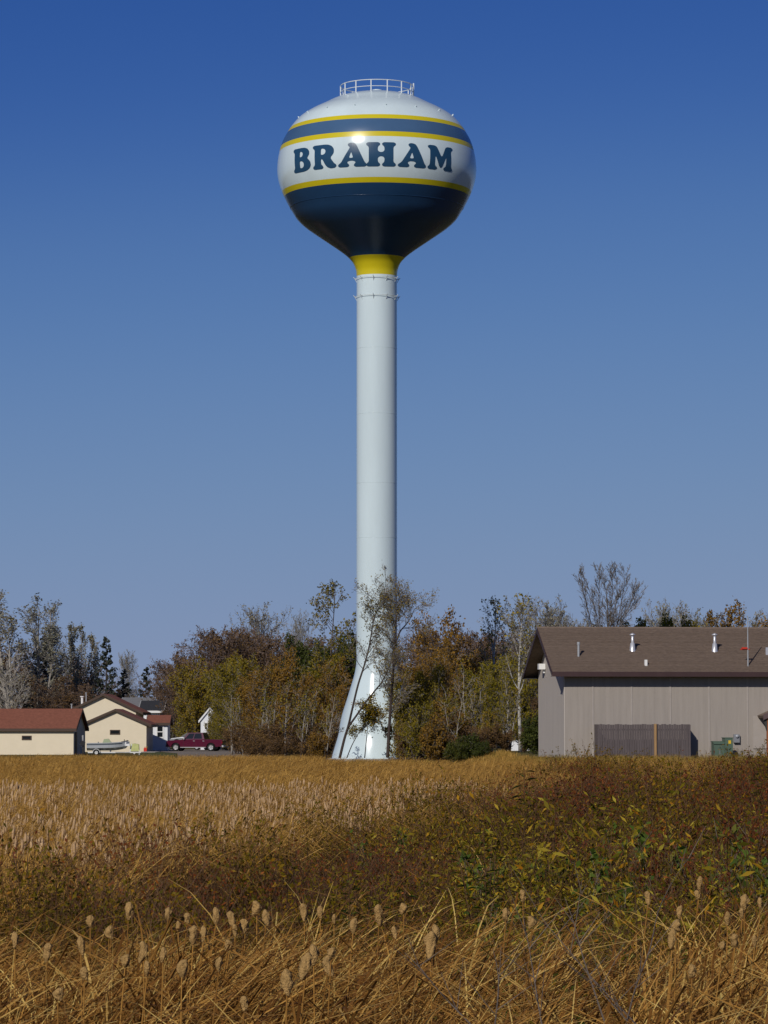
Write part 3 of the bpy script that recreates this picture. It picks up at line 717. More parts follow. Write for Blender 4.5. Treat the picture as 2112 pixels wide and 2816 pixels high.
def pickup(loc, rz):
    t = empty('pickup_truck', loc, rz, 'maroon crew cab pickup truck parked on the gravel drive', 'pickup truck')
    hw = .97; w1, w2, ra = 1.00, 4.62, .47
    lower = [(0.02, .45)] + arch(w1, ra) + arch(w2, ra) + [(5.72, .50), (5.76, 1.12), (5.72, 1.16), (3.98, 1.16), (3.94, 1.19), (1.72, 1.17), (1.60, 1.15), (.25, 1.05), (.06, .98), (0.0, .75)]
    b = MB(); b.prism(lower, 1, -hw, hw); o = b.build('body', M['maroon'], t)
    bv = o.modifiers.new('bevel', 'BEVEL'); bv.width = .05; bv.segments = 2; bv.limit_method = 'ANGLE'; bv.angle_limit = R(40)
    # cab greenhouse
    lo = [(1.66, 1.16), (3.96, 1.18)]; hi = [(2.28, 1.82), (3.72, 1.84)]
    P = [(lo[0][0], -hw+.04, lo[0][1]), (lo[1][0], -hw+.04, lo[1][1]), (lo[1][0], hw-.04, lo[1][1]), (lo[0][0], hw-.04, lo[0][1]),
         (hi[0][0], -hw+.2, hi[0][1]), (hi[1][0], -hw+.2, hi[1][1]), (hi[1][0], hw-.2, hi[1][1]), (hi[0][0], hw-.2, hi[0][1])]
    b = MB(); b.v = P; b.f = [(4,5,6,7),(0,1,5,4),(1,2,6,5),(2,3,7,6),(3,0,4,7)]; b.m = [0]*5; o = b.build('cab', M['maroon'], t)
    def lerp(a, c_, f): return tuple(a[i] + (c_[i] - a[i]) * f for i in range(3))
    def pane(A, B, C, D, u0, u1, v0, v1, off, par, name='window'):
        def p(u, v): return Vector(lerp(lerp(A, B, u), lerp(D, C, u), v)) + Vector(off)
        b = MB(); b.quad(p(u0, v0), p(u1, v0), p(u1 - (.04 if u1 > .9 else 0), v1), p(u0 + (.0), v1)); b.build(name, M['dark_glass'], par)
    for s_, (A, B, C, D) in ((-1, (P[0], P[1], P[5], P[4])), (1, (P[3], P[2], P[6], P[7]))):
        pane(A, B, C, D, .10, .46, .10, .88, (0, s_*.012, .004), o); pane(A, B, C, D, .50, .90, .10, .88, (0, s_*.012, .004), o)
    pane(P[3], P[0], P[4], P[7], .06, .94, .08, .92, (-.012, 0, .008), o, 'windscreen')
    pane(P[1], P[2], P[6], P[5], .1, .9, .1, .85, (.012, 0, .004), o, 'rear_window')
    # bed interior (dark recess) sits in the box top
    b = MB(); b.box((4.05, -hw+.10, 1.161), (5.66, hw-.10, 1.166)); b.build('bed_liner', M['plastic_black'], t)
    for x in (w1, w2):
        for s_ in (-1, 1): wheel(t, x, s_ * (hw - .12), .39, .25)
    b = MB(); b.box((-.10, -hw+.03, .40), (.06, hw-.03, .62)); b.build('bumper', M['chrome'], t)
    b = MB(); b.box((5.74, -hw+.05, .42), (5.90, hw-.05, .60)); b.build('bumper', M['chrome'], t)
    b = MB(); b.box((-.035, -.62, .66), (.02, .62, .94)); g = b.build('grille', M['chrome'], t)
    b = MB()
    for k in range(4): b.box((-.045, -.58, .69 + k * .06), (-.036, .58, .725 + k * .06))
    b.build('grille_slats', M['plastic_black'], g)
    for s_ in (-1, 1):
        b = MB(); b.box((-.02, s_*.80 - .15, .70), (.14, s_*.80 + .175, .92)); b.build('headlight', M['lamp_clear'], t)
        b = MB(); b.box((5.70, s_*.90 - .06, .78), (5.78, s_*.90 + .085, 1.08)); b.build('tail_light', M['lamp_red'], t)
        b = MB(); b.box((1.85, s_*1.0 + (0 if s_ > 0 else -.2), 1.18), (1.97, s_*1.0 + (.2 if s_ > 0 else 0), 1.38)); b.build('wing_mirror', M['chrome'], t)
        b = MB(); b.box((1.5, s_*(hw+.03) - .05, .36), (4.1, s_*(hw+.03) + .05, .42)); b.build('running_board', M['chrome'], t)
        for xx in (2.80, 3.78):
            b = MB(); b.box((xx, s_*(hw + .015) - .015, 1.0), (xx + .18, s_*(hw + .015) + .015, 1.04)); b.build('door_handle', M['chrome'], t)
        for xx in (1.82, 2.92, 3.92):
            b = MB(); b.box((xx, s_*(hw + .001) - .004, .5), (xx + .015, s_*(hw + .001) + .004, 1.15)); b.build('door_gap', M['plastic_black'], t)
    return t
pp = at(457, 2064, 322)
pickup((pp.x + .1, 324.5, ground_z(pp.x, 324)), R(-14))

def car(loc, rz, paint, label):
    t = empty('car', loc, rz, label, 'car')
    hw = .87
    def sc_(L): return [(x * .8, z * .86) for x, z in L]
    ar = lambda cx: [(cx - .36 * math.cos(math.pi * k / 7), .33 + .36 * math.sin(math.pi * k / 7)) for k in range(8)]
    prof_ = [(0, .35)] + ar(.85) + ar(3.5) + [(4.35, .38), (4.38, .85), (4.2, .93), (3.4, .95), (1.25, .92), (.2, .78), (.0, .62)]
    b = MB(); b.prism(prof_, 1, -hw, hw); o = b.build('body', paint, t)
    bv = o.modifiers.new('bevel', 'BEVEL'); bv.width = .06; bv.segments = 2; bv.limit_method = 'ANGLE'; bv.angle_limit = R(40)
    P = [(1.2, -hw+.05, .92), (3.9, -hw+.05, .93), (3.9, hw-.05, .93), (1.2, hw-.05, .92), (1.95, -hw+.22, 1.42), (3.2, -hw+.22, 1.42), (3.2, hw-.22, 1.42), (1.95, hw-.22, 1.42)]
    b = MB(); b.v = P; b.f = [(0,1,5,4),(1,2,6,5),(2,3,7,6),(3,0,4,7)]; b.m = [0]*4; b.build('window', M['dark_glass'], t)
    b = MB(); b.box((1.9, -hw+.2, 1.415), (3.25, hw-.2, 1.45)); b.build('roof', paint, t)
    for x in (.85, 3.5):
        for s_ in (-1, 1): wheel(t, x, s_ * (hw - .10), .32, .2)
    for s_ in (-1, 1):
        b = MB(); b.box((-.02, s_*.62 - .16, .60), (.1, s_*.62 + .16, .74)); b.build('headlight', M['lamp_clear'], t)
        b = MB(); b.box((4.33, s_*.66 - .14, .68), (4.40, s_*.66 + .14, .82)); b.build('tail_light', M['lamp_red'], t)
    b = MB(); b.box((-.06, -hw + .1, .36), (.04, hw - .1, .5)); b.build('bumper', M['plastic_black'], t)
    return t
pp = at(600, 2060, 331); car((pp.x - 2.6, 336, 0), R(-35), M['black_car'], 'small black car standing partly behind the rear of the maroon pickup')
pp = at(470, 2050, 352); car((pp.x, 352, .35), R(-10), M['silver_car'], 'silver car mostly hidden behind the maroon pickup')

# boat on trailer
BY = 286.0
pb = at(236, 2076, BY)
bx0 = at(251, 0, BY).x; Lb = at(366, 0, BY).x - bx0
boat = empty('motor_boat', (bx0, BY, ground_z(bx0, BY)), R(3), 'small silver motor boat with tinted windscreen and outboard, on a trailer', 'boat')
zk, zg = at(0, 2064, BY).z, at(0, 2045, BY).z
secs = []
for k in range(13):
    t = k / 12; x = t * Lb
    w = .88 * (1 - max(0, (t - .45) / .55) ** 2.2) + .01
    keel = zk + .30 * max(0, (t - .55) / .45) ** 2; gun = zg + .14 * t ** 2
    if t > .97: keel = gun - .16
    secs.append([(x, -w, gun), (x, -w * .94, keel + (gun - keel) * .38), (x, -w * .5, keel + .07), (x, 0, keel), (x, w * .5, keel + .07), (x, w * .94, keel + (gun - keel) * .38), (x, w, gun)])
b = MB(); n = 7
for s_ in secs: b.v += s_
for j in range(12):
    for k in range(6): b.f.append((j*n + k, j*n + k + 1, (j+1)*n + k + 1, (j+1)*n + k)); b.m.append(0)
b.f.append(tuple(range(7))); b.m.append(0)
b.build('hull', M['boat_hull'], boat, False)
b = MB()
for j in range(9): b.quad((secs[j][0][0], -secs[j][6][1] + .06, zg - .22), (secs[j+1][0][0], -secs[j+1][6][1] + .06, zg - .22), (secs[j+1][0][0], secs[j+1][6][1] - .06, zg - .22), (secs[j][0][0], secs[j][6][1] - .06, zg - .22))
b.build('deck_floor', M['boat_inside'], boat)
b = MB()
for s_ in (0, 6): b.tube([(q[s_][0], q[s_][1], q[s_][2] + .02) for q in secs], .035, 5)
b.build('gunwale', M['boat_hull'], boat)
for s_ in (-1, 1):
    b = MB()
    for j in range(10):
        A, B = secs[j], secs[j+1]; i = 0 if s_ < 0 else 6; i2 = 1 if s_ < 0 else 5
        def mix(S, f): return (S[i][0], S[i][1] + (S[i2][1] - S[i][1]) * f + s_ * .012, S[i][2] + (S[i2][2] - S[i][2]) * f)
        b.quad(mix(A, .12), mix(B, .12), mix(B, .32), mix(A, .32))
    b.build('stripe', M['boat_stripe'], boat)
xw = at(296, 0, BY).x - bx0
b = MB()
for s_ in (-1, 1): b.quad((xw - .1, s_*.7, zg + .0), (xw + .75, s_*.74, zg + .02), (xw + .45, s_*.6, zg + .42), (xw + .05, s_*.58, zg + .40))
b.quad((xw + .75, -.74, zg + .02), (xw + .75, .74, zg + .02), (xw + .45, .6, zg + .42), (xw + .45, -.6, zg + .42))
b.build('windscreen', M['windscreen'], boat)
for xx in (xw - .5, xw + .05, xw + 1.3, xw + 1.9):
    b = MB(); b.box((xx, -.45, zg - .2), (xx + .38, .45, zg - .02)); b.box((xx, -.4, zg - .02), (xx + .08, .4, zg + .16)); b.build('seat', M['white_trim'] if xx > xw else M['boat_inside'], boat)
b = MB(); b.tube([(Lb - .45, -.2, zg + .1), (Lb - .45, -.2, zg + .38)], .03, 5); b.tube([(Lb - .75, .05, zg + .12), (Lb - .1, .05, zg + .26)], .05, 6); b.build('trolling_motor', M['plastic_black'], boat)
b = MB(); b.prism([(-.30, zg + .22), (-.55, zg + .20), (-.60, zg - .12), (-.36, zg - .20), (-.16, zg - .12), (-.14, zg + .14)], 1, -.16, .16); o = b.build('outboard_motor', M['plastic_black'], boat)
b = MB(); b.box((-.42, -.07, zk - .22), (-.22, .07, zg - .18)); b.box((-.46, -.02, zk - .34), (-.2, .02, zk - .2)); b.build('motor_leg', M['plastic_black'], o)
tr = empty('boat_trailer', (bx0, BY, ground_z(bx0, BY)), R(3), 'white single axle boat trailer under the silver motor boat', 'trailer')
zf = at(0, 2069, BY).z
b = MB()
for s_ in (-1, 1): b.box((.1, s_*.62 - .04, zf - .05), (Lb * .68, s_*.62 + .04, zf + .05)); b.tube([(Lb * .68, s_*.62, zf), (Lb * 1.02, 0, zf)], .045, 5)
b.box((Lb * .9, -.05, zf - .051), (Lb + 1.0, .05, zf + .051))
for xx in (.3, 1.5, 2.5): b.box((xx, -.60, zf - .03), (xx + .08, .60, zf + .04))
b.build('frame', M['trailer_white'], tr)
for xx in (.5, 2.0):
    b = MB(); b.box((xx, -.3, zf + .052), (xx + .1, .3, zk + .02)); b.build('bunk', M['trailer_white'], tr)
b = MB(); b.box((Lb - .02, -.05, zf + .055), (Lb + .08, .05, zf + .75), Matrix.Translation((Lb, 0, zf)) @ Matrix.Rotation(R(12), 4, 'Y') @ Matrix.Translation((-Lb, 0, -zf))); b.build('winch_post', M['trailer_white'], tr)
xw_ = at(277, 0, BY).x - bx0
for s_ in (-1, 1):
    wheel(tr, xw_, s_ * .82, .24, .16, 'trailer_white')
    b = MB(); b.prism([(xw_ + .33 * math.cos(a), .24 + .33 * math.sin(a)) for a in [math.pi * k / 8 for k in range(9)]] + [(xw_ - .29 * math.cos(math.pi * k / 8), .24 + .29 * math.sin(math.pi * k / 8)) for k in range(9)], 1, s_*.82 - .1, s_*.82 + .1); b.build('fender', M['trailer_white'], tr)
b = MB(); b.tube([(Lb + .85, 0, .02), (Lb + .85, 0, zf + .2)], .035, 6); b.build('jack', M['trailer_white'], tr)
# lime tarp-covered cart, red fuel can, concrete pad
x0 = at(367, 0, 290).x; x1 = at(392, 0, 290).x; za = at(0, 2066, 290).z; zb_ = at(0, 2045, 290).z
crt = empty('utility_cart', (x0, 290, 0), 0, 'small utility cart with pale lime green tarp standing ahead of the boat bow', 'cart')
b = MB(); w = x1 - x0
for k in range(5):
    pass
b.v = [(0,0,za+.0),(w,0,za),(w,.7,za),(0,.7,za),(.04,.03,zb_-.05),(w*.5,.05,zb_),(w-.03,.03,zb_-.08),(w-.03,.66,zb_-.06),(w*.5,.64,zb_+.02),(.04,.66,zb_-.03)]
b.f = [(0,1,6,5,4),(1,2,7,6),(2,3,9,8,7),(3,0,4,9),(4,5,8,9),(5,6,7,8)]; b.m = [0]*6
b.build('tarp_cover', M['lime'], crt)
b = MB(); b.box((.02, .04, za - .14), (w - .02, .64, za - .01)); b.build('tray', M['plastic_black'], crt)
for s_ in (0.02, .68): wheel(crt, w * .5, s_, .15, .07, 'trailer_white')
xr = at(405, 0, 316).x
fc = empty('fuel_can', (xr, 316, 0.02), 0, 'red plastic fuel can beside the cream house corner', 'fuel can')
b = MB(); b.prism([(0, 0), (.28, 0), (.30, .30), (.2, .38), (.04, .38), (-.02, .3)], 1, 0, .2); b.build('can_body', M['red_can'], fc)
b = MB(); b.tube([(.05, .1, .38), (.06, .1, .46), (.2, .1, .46), (.22, .1, .38)], .025, 5); b.build('handle', M['red_can'], fc)
b = MB(); b.tube([(.24, .1, .34), (.34, .1, .5)], .022, 5); b.build('spout', M['sticker'], fc)
b = MB(); b.box((gx(396, 314), 308, -.1), (gx(440, 314), 316, .06)); tag(b.build('doorstep_slab', M['concrete']), kind='structure')

# ------------------------------------------------------------------ trees
def rot_about(v, axis_, a): return Matrix.Rotation(a, 3, axis_) @ v

class Plant:
    """grows wood (thick), twigs (thin) and leaves into three meshes"""
    def __init__(s, seed): s.r = random.Random(seed); s.wood, s.twig, s.leaf = MB(), MB(), MB()
    def limb(s, p, d, L, r0, lev, P):
        rr = s.r; n = P['seg'][lev]; pts, rad = [p.copy()], [r0]; d = d.normalized()
        for k in range(n):
            j = P['wob'][lev]
            d = (d + Vector((rr.uniform(-j, j), rr.uniform(-j, j), rr.uniform(-j, j) + P['up'][lev])) + Vector((P.get('wind', 0), 0, 0)) * (lev > 0)).normalized()
            p = p + d * (L / n); pts.append(p.copy()); rad.append(max(r0 * (1 - (k + 1) / n * (.93 if lev else .88)), P['rmin']))
        last = len(P['n'])
        tgt = s.wood if lev < P.get('woodlev', 2) else s.twig
        tgt.tube(pts, rad, 7 if lev == 0 else (4 if lev == 1 else 3), lev == 0)
        if lev < last:
            for k in range(P['n'][lev]):
                t = P['start'][lev] + (1 - P['start'][lev]) * ((k + rr.random()) / P['n'][lev])
                f = t * n; i = min(int(f), n - 1); q = pts[i].lerp(pts[i+1], f - i)
                dd = (pts[i+1] - pts[i]).normalized()
                ax = rot_about(dd.orthogonal().normalized(), dd, rr.uniform(0, 2 * math.pi))
                nd = rot_about(dd, ax, R(P['ang'][lev] + rr.uniform(-12, 12)))
                rr_ = rad[i] * P['rr'][lev]
                shape = P['shape'](t) if lev == 0 else (1 - .45 * t)
                s.limb(q, nd, L * P['len'][lev] * shape * rr.uniform(.7, 1.2), max(rr_, P['rmin']), lev + 1, P)
        if lev >= P.get('leaflev', last):
            for k in range(P['leaves'] if lev == last else P['leaves'] // 2):
                if P['keep'] is not None and not P['keep'](pts[-1], rr): continue
                t = rr.random() ** .7 * n; i = min(int(t), n - 1); q = pts[i].lerp(pts[i+1], t - i)
                q = q + Vector((rr.gauss(0, 1), rr.gauss(0, 1), rr.gauss(0, 1))) * P['lspread']
                s.leaf_quad(q, P['lsize'] * rr.uniform(.6, 1.35))
    def leaf_quad(s, q, z):
        rr = s.r
        a = Vector((rr.gauss(0, 1), rr.gauss(0, 1), rr.gauss(0, .8))).normalized(); c_ = rot_about(a.orthogonal().normalized(), a, rr.uniform(0, 6.28))
        a *= z * .5; c_ *= z * .32
        s.leaf.quad(q - a, q - a * .1 + c_, q + a, q + a * .1 - c_)

BASE = dict(seg=[8, 5, 4, 3], wob=[.07, .16, .22, .3], up=[.02, .05, .05, .03], n=[16, 6, 4], start=[.25, .2, .15], ang=[50, 42, 42], len=[.42, .48, .5], rr=[.5, .55, .6],
            shape=lambda t: math.sin(math.pi * min(1, .15 + t * .8)) ** .6, leaves=5, lsize=.30, lspread=.12, keep=None, rmin=.012)
def P_(**k): d = dict(BASE); d.update(k); return d

def spruce(seed, H):
    pl = Plant(seed); rr = pl.r
    pl.wood.tube([(0, 0, 0), (0, 0, H * .5), (0, 0, H)], [H * .014, H * .009, .015], 7)
    n = int(H * 7)
    for k in range(n):
        t = .06 + .93 * k / n; z = H * t; L = (1 - t) ** .8 * H * .2 * rr.uniform(.65, 1.2) + .12
        a = rr.uniform(0, 6.28); d = Vector((math.cos(a), math.sin(a), rr.uniform(-.25, .12) + .4 * t))
        pts = [Vector((0, 0, z)), Vector((0, 0, z)) + d * L * .55, Vector((0, 0, z)) + d * L + Vector((0, 0, L * .08))]
        pl.twig.tube(pts, [.022, .014, .008], 3, False)
        for q in range(int(10 + L * 16)):
            f = rr.random() ** .6 * 1.999; i = int(f); p = pts[i].lerp(pts[i+1], f - i) + Vector((rr.gauss(0, .1), rr.gauss(0, .1), rr.gauss(-.08, .1))) * (.5 + L * .3)
            pl.leaf_quad(p, rr.uniform(.18, .42))
    return pl

def grown(seed, H, r0, P, stems=1, spread=0.0):
    pl = Plant(seed)
    for k in range(stems):
        a = pl.r.uniform(0, 6.28); tilt = spread * pl.r.uniform(.3, 1) if stems > 1 else spread * .3
        d = Vector((math.cos(a) * tilt, math.sin(a) * tilt, 1))
        o = Vector((math.cos(a), math.sin(a), 0)) * (0 if stems == 1 else pl.r.uniform(.05, .35) * spread)
        pl.limb(o - Vector((0, 0, .15)), d, H * (1 if k == 0 else pl.r.uniform(.65, 1)), r0 * (1 if k == 0 else pl.r.uniform(.6, .95)), 0, P)
    return pl

def protos(kind):
    """(plant, nominal height, bark, twig, leaf) variants of a kind"""
    if kind == 'bare_round':       # dense purple brown twigs, almost leafless
        P = P_(n=[18, 8, 6], start=[.14, .15, .1], ang=[52, 45, 45], len=[.46, .5, .5], leaves=2, lsize=.17, rmin=.017, up=[.02, .09, .08, .05])
        return [(grown(s_, 9.6, .22, P, 3, .55), 10.5, 'bark_dark', 'twig_purple', 'leaf_rust') for s_ in (1, 2)]
    if kind == 'bare_grey':
        P = P_(n=[18, 8, 6], start=[.2, .15, .1], ang=[42, 40, 42], len=[.42, .5, .5], leaves=1, lsize=.2, rmin=.014, up=[.02, .1, .09, .05])
        return [(grown(s_, 11.5, .18, P, 2, .25), 12.0, 'bark', 'twig_grey', 'leaf_poplar') for s_ in (3, 4)]
    if kind == 'vase':
        P = P_(n=[10, 8, 5], start=[.3, .2, .1], ang=[16, 22, 30], len=[.4, .42, .5], leaves=0, rmin=.016, up=[.0, .05, .06, .04], wob=[.04, .08, .14, .2], wind=0)
        return [(grown(s_, 11.5, .15, P, 13, .40), 12.0, 'bark_dark', 'twig_grey', 'leaf_rust') for s_ in (5,)]
    if kind == 'olive':
        P = P_(n=[16, 7, 5], start=[.12, .1, .1], leaves=6, lsize=.21, lspread=.2, rmin=.014, up=[.02, .07, .05, .02])
        return [(grown(s_, 9, .15, P, 3, .4), 9.6, 'bark', 'twig_grey', 'leaf_olive') for s_ in (6, 7)]
    if kind == 'yellow':
        P = P_(n=[16, 7, 5], start=[.12, .1, .1], leaves=6, lsize=.21, lspread=.2, rmin=.014, up=[.02, .07, .05, .02])
        return [(grown(s_, 9, .14, P, 3, .35), 9.6, 'bark', 'twig_grey', 'leaf_yellow') for s_ in (8, 9)]
    if kind == 'orange':
        P = P_(n=[17, 7, 5], start=[.10, .1, .1], ang=[42, 42, 42], leaves=6, lsize=.21, lspread=.2, rmin=.014, up=[.02, .08, .05, .02])
        return [(grown(s_, 9, .15, P, 2, .3), 9.6, 'bark', 'twig_grey', 'leaf_orange') for s_ in (10, 11)]
    if kind == 'green':
        P = P_(n=[16, 7, 5], start=[.10, .1, .1], leaves=8, lsize=.23, lspread=.2, rmin=.014)
        return [(grown(s_, 9, .15, P, 2, .3), 9.6, 'bark_dark', 'twig_grey', 'leaf_green') for s_ in (12, 13)]
    if kind == 'poplar':
        P = P_(n=[22, 7, 4], start=[.16, .2, .1], ang=[34, 38, 40], len=[.26, .45, .5], leaves=2, lsize=.23, lspread=.2, rmin=.018, up=[.01, .12, .08, .04], wob=[.03, .12, .2, .3])
        return [(grown(s_, 17, .24, P, 2, .12), 17.5, 'bark_pale', 'twig_grey', 'leaf_poplar') for s_ in (14, 15)]
    if kind == 'column':
        P = P_(n=[24, 5, 3], start=[.1, .2, .1], ang=[24, 30, 40], len=[.15, .45, .5], leaves=3, lsize=.24, lspread=.14, rmin=.018, up=[.01, .14, .08, .04], wob=[.03, .12, .2, .3])
        return [(grown(s_, 13, .15, P), 13.2, 'bark', 'twig_grey', 'leaf_poplar') for s_ in (16, 17)]
    if kind == 'birch':
        P = P_(n=[22, 6, 4], start=[.38, .2, .1], ang=[34, 36, 40], len=[.27, .45, .5], leaves=1, lsize=.2, lspread=.12, rmin=.011, up=[.01, .10, .07, .03], wob=[.035, .12, .2, .3])
        return [(grown(s_, 11, .145, P), 11.4, 'birch', 'twig_pale', 'leaf_yellow') for s_ in (18, 19)]
    if kind == 'slim':             # tall slender crown of thin drooping leaves
        P = P_(n=[20, 6, 4], start=[.45, .2, .1], ang=[48, 45, 42], len=[.22, .45, .5], leaves=3, lsize=.18, lspread=.12, rmin=.012, up=[.01, .08, .0, -.05], wob=[.05, .16, .25, .3])
        return [(grown(s_, 12, .12, P), 12.2, 'bark', 'twig_grey', 'leaf_olive') for s_ in (20, 21)]
    if kind == 'sapling':
        P = P_(n=[11, 4, 3], start=[.3, .2, .1], ang=[38, 40, 42], len=[.26, .5, .5], leaves=2, lsize=.15, lspread=.1, rmin=.010, up=[.01, .06, .05, .02], wob=[.06, .14, .2, .3])
        return [(grown(s_, 5.5, .075, P, 2, .3), 5.8, 'bark_pale', 'twig_grey', 'leaf_olive') for s_ in (33, 34, 35)]
    if kind == 'pale_bare':
        P = P_(n=[9, 7, 5], start=[.25, .2, .1], ang=[42, 42, 42], len=[.55, .5, .5], leaves=0, rmin=.02, up=[.02, .05, .06, .03], rr=[.62, .6, .6])
        return [(grown(s_, 10, .20, P, 2, .5), 10.4, 'bark_pale', 'twig_pale', 'leaf_rust') for s_ in (22, 23)]
    if kind == 'bush':             # reddish brown multi stem shrub
        P = P_(seg=[5, 4, 3, 2], n=[8, 5, 3], start=[.15, .1, .1], ang=[36, 40, 42], len=[.5, .5, .5], leaves=4, lsize=.16, lspread=.12, rmin=.009, up=[.02, .05, .05, .02])
        return [(grown(s_, 3.2, .04, P, 9, .55), 3.6, 'bark_dark', 'twig_purple', 'leaf_rust') for s_ in (24, 25)]
    if kind == 'bush_orange':
        P = P_(seg=[5, 4, 3, 2], n=[8, 5, 3], start=[.15, .1, .1], ang=[36, 40, 42], len=[.5, .5, .5], leaves=5, lsize=.17, lspread=.12, rmin=.009, up=[.02, .05, .05, .02])
        return [(grown(s_, 3.2, .04, P, 9, .55), 3.6, 'bark_dark', 'twig_grey', 'leaf_orange') for s_ in (26, 27)]
    if kind == 'bush_olive':
        P = P_(seg=[5, 4, 3, 2], n=[8, 5, 3], start=[.15, .1, .1], ang=[36, 40, 42], len=[.5, .5, .5], leaves=4, lsize=.15, lspread=.12, rmin=.009, up=[.02, .05, .05, .02])
        return [(grown(s_, 3.2, .04, P, 8, .5), 3.6, 'bark', 'twig_grey', 'leaf_olive') for s_ in (36, 37)]
    if kind == 'bush_green':
        P = P_(seg=[5, 4, 3, 2], n=[8, 5, 3], start=[.1, .1, .1], ang=[40, 42, 42], len=[.5, .5, .5], leaves=7, lsize=.17, lspread=.14, rmin=.009, up=[.02, .03, .03, .02])
        return [(grown(s_, 3.0, .04, P, 9, .6), 3.4, 'bark_dark', 'twig_grey', 'leaf_green') for s_ in (28,)]
    if kind == 'spruce':
        return [(spruce(s_, 11), 11.2, 'bark_dark', 'twig_purple', 'needle') for s_ in (30, 31)]
PROTO = {}
def top_z(pl): return max([v[2] for v in pl.wood.v] + [v[2] for v in pl.twig.v] + [0])
def tree(kind, name, px, top, Y, label, cat, group=None, wide=1.0, var=None, basez=None, rz=None):
    if kind not in PROTO:
        PROTO[kind] = []
        for pl, h, bark, tw, lf in protos(kind):
            PROTO[kind].append((top_z(pl), [(nm, mb.mesh(nm, M[mm], nm == 'trunk')) for nm, mb, mm in (('trunk', pl.wood, bark), ('twigs', pl.twig, tw), ('crown', pl.leaf, lf)) if mb.f]))
    vs = PROTO[kind]; rng = random.Random(int(px * 7 + Y))
    h, parts = vs[rng.randrange(len(vs)) if var is None else var % len(vs)]
    x = gx(px, Y); z0 = ground_z(x, Y) if basez is None else basez
    H = at(px, top, Y).z - z0; k = H / h
    root = empty(name, (x, Y, z0), rng.uniform(0, 6.28) if rz is None else rz, label, cat, group)
    root.scale = (k * wide, k * wide, k)
    for nm, me in parts:
        o = bpy.data.objects.new(nm, me); col.objects.link(o); o.parent = root
        if nm != 'trunk': o['kind'] = 'stuff'
    return root

# -- left background
tree('poplar', 'poplar_tree', 40, 1622, 430, 'tallest grey green poplar above the cream garage at the left edge', 'tree', wide=1.5, var=0)
tree('poplar', 'poplar_tree', 112, 1634, 436, 'tall sparse poplar second from the left frame edge', 'tree', wide=1.45, var=1)
tree('poplar', 'poplar_tree', 158, 1655, 442, 'right hand one of the three tall sparse poplars over the garage', 'tree', wide=1.1, var=0, rz=2)
tree('pale_bare', 'bare_tree', 50, 1790, 385, 'forked bare tree with pale trunk just behind the cream garage', 'tree', wide=1.0, var=0)
for px, tp, Y in ((190, 1716, 450), (207, 1722, 452), (222, 1718, 448), (250, 1744, 455), (268, 1752, 458)):
    tree('column', 'columnar_poplar', px, tp, Y, 'narrow columnar poplar in the short row left of the lone spruce', 'tree', 'columnar poplars behind the garage', wide=.9)
tree('spruce', 'spruce_tree', 122, 1745, 440, 'broad dark spruce standing under the tall poplars', 'tree', wide=1.5, var=0)
tree('spruce', 'spruce_tree', 293, 1748, 425, 'tall narrow lone spruce above the gabled cream house', 'tree', wide=.9, var=1)
tree('spruce', 'spruce_tree', 342, 1838, 430, 'short spruce between the lone spruce and the pale bare tree', 'tree', wide=1.1, var=0)
tree('spruce', 'spruce_tree', 402, 1832, 440, 'small pointed spruce at the left foot of the brown wood', 'tree', wide=1.1, var=1)
tree('pale_bare', 'bare_tree', 390, 1822, 415, 'pale spreading bare tree behind the grey roofed house', 'tree', var=1, wide=1.2)
tree('bare_grey', 'bare_tree', 348, 1785, 440, 'thin grey bare tree behind the taller gabled house', 'tree', wide=.6)
for px, tp, Y, w in ((20, 1800, 460, 1.4), (90, 1840, 455, 1.4), (185, 1800, 465, 1.2), (235, 1845, 460, 1.2), (310, 1875, 465, 1.2), (365, 1885, 470, 1.2), (-40, 1760, 455, 1.3), (270, 1875, 430, 1.2), (150, 1850, 430, 1.3)):
    tree('bare_round', 'bare_tree', px, tp, Y, 'low reddish brown bare tree in the background behind the cream buildings', 'tree', 'bare trees behind the cream buildings', wide=w)
# -- rounded brown wood left of the tower
for px, tp, Y, w in ((478, 1822, 400, 1.0), (512, 1788, 395, .95), (548, 1758, 392, .95), (572, 1735, 390, 1.0), (615, 1727, 385, 1.0), (662, 1724, 388, 1.0), (705, 1718, 384, 1.0), (752, 1722, 388, 1.0), (800, 1740, 390, 1.0), (850, 1745, 392, 1.0), (515, 1835, 372, 1.0), (590, 1800, 372, 1.1), (690, 1790, 370, 1.1), (905, 1750, 380, 1.0), (955, 1760, 384, 1.0)):
    tree('bare_round', 'bare_tree', px, tp, Y, 'rounded purple brown bare tree in the wood left of the tower', 'tree', 'purple brown bare trees left of the tower', wide=w)
tree('bare_grey', 'bare_tree', 732, 1655, 400, 'tall thin grey bare tree rising above the brown wood', 'tree', wide=.9)
tree('bare_grey', 'bare_tree', 838, 1672, 380, 'slim bare sapling between the grey bare tree and the slender leafy tree', 'tree', wide=.45)
tree('slim', 'slender_tree', 905, 1597, 300, 'slender leafy tree standing tall just left of the tower shaft', 'tree', wide=1.0, var=0)
for px, tp, Y, w in ((782, 1742, 345, .9), (925, 1736, 340, 1.0), (965, 1745, 345, 1.0), (880, 1760, 350, .8)):
    tree('green', 'leafy_tree', px, tp, Y, 'dark green leafy tree at the top of the wood beside the tower', 'tree', 'dark green trees left of the tower', wide=w)
for px, tp, Y, w in ((575, 1790, 352, .9), (650, 1800, 318, .8), (545, 1850, 350, .9), (690, 1815, 300, .9), (845, 1800, 300, 1.0)):
    tree('olive', 'leafy_tree', px, tp, Y, 'olive leaved tree in the wood between the pickup and the tower', 'tree', 'olive trees between pickup and tower', wide=w)
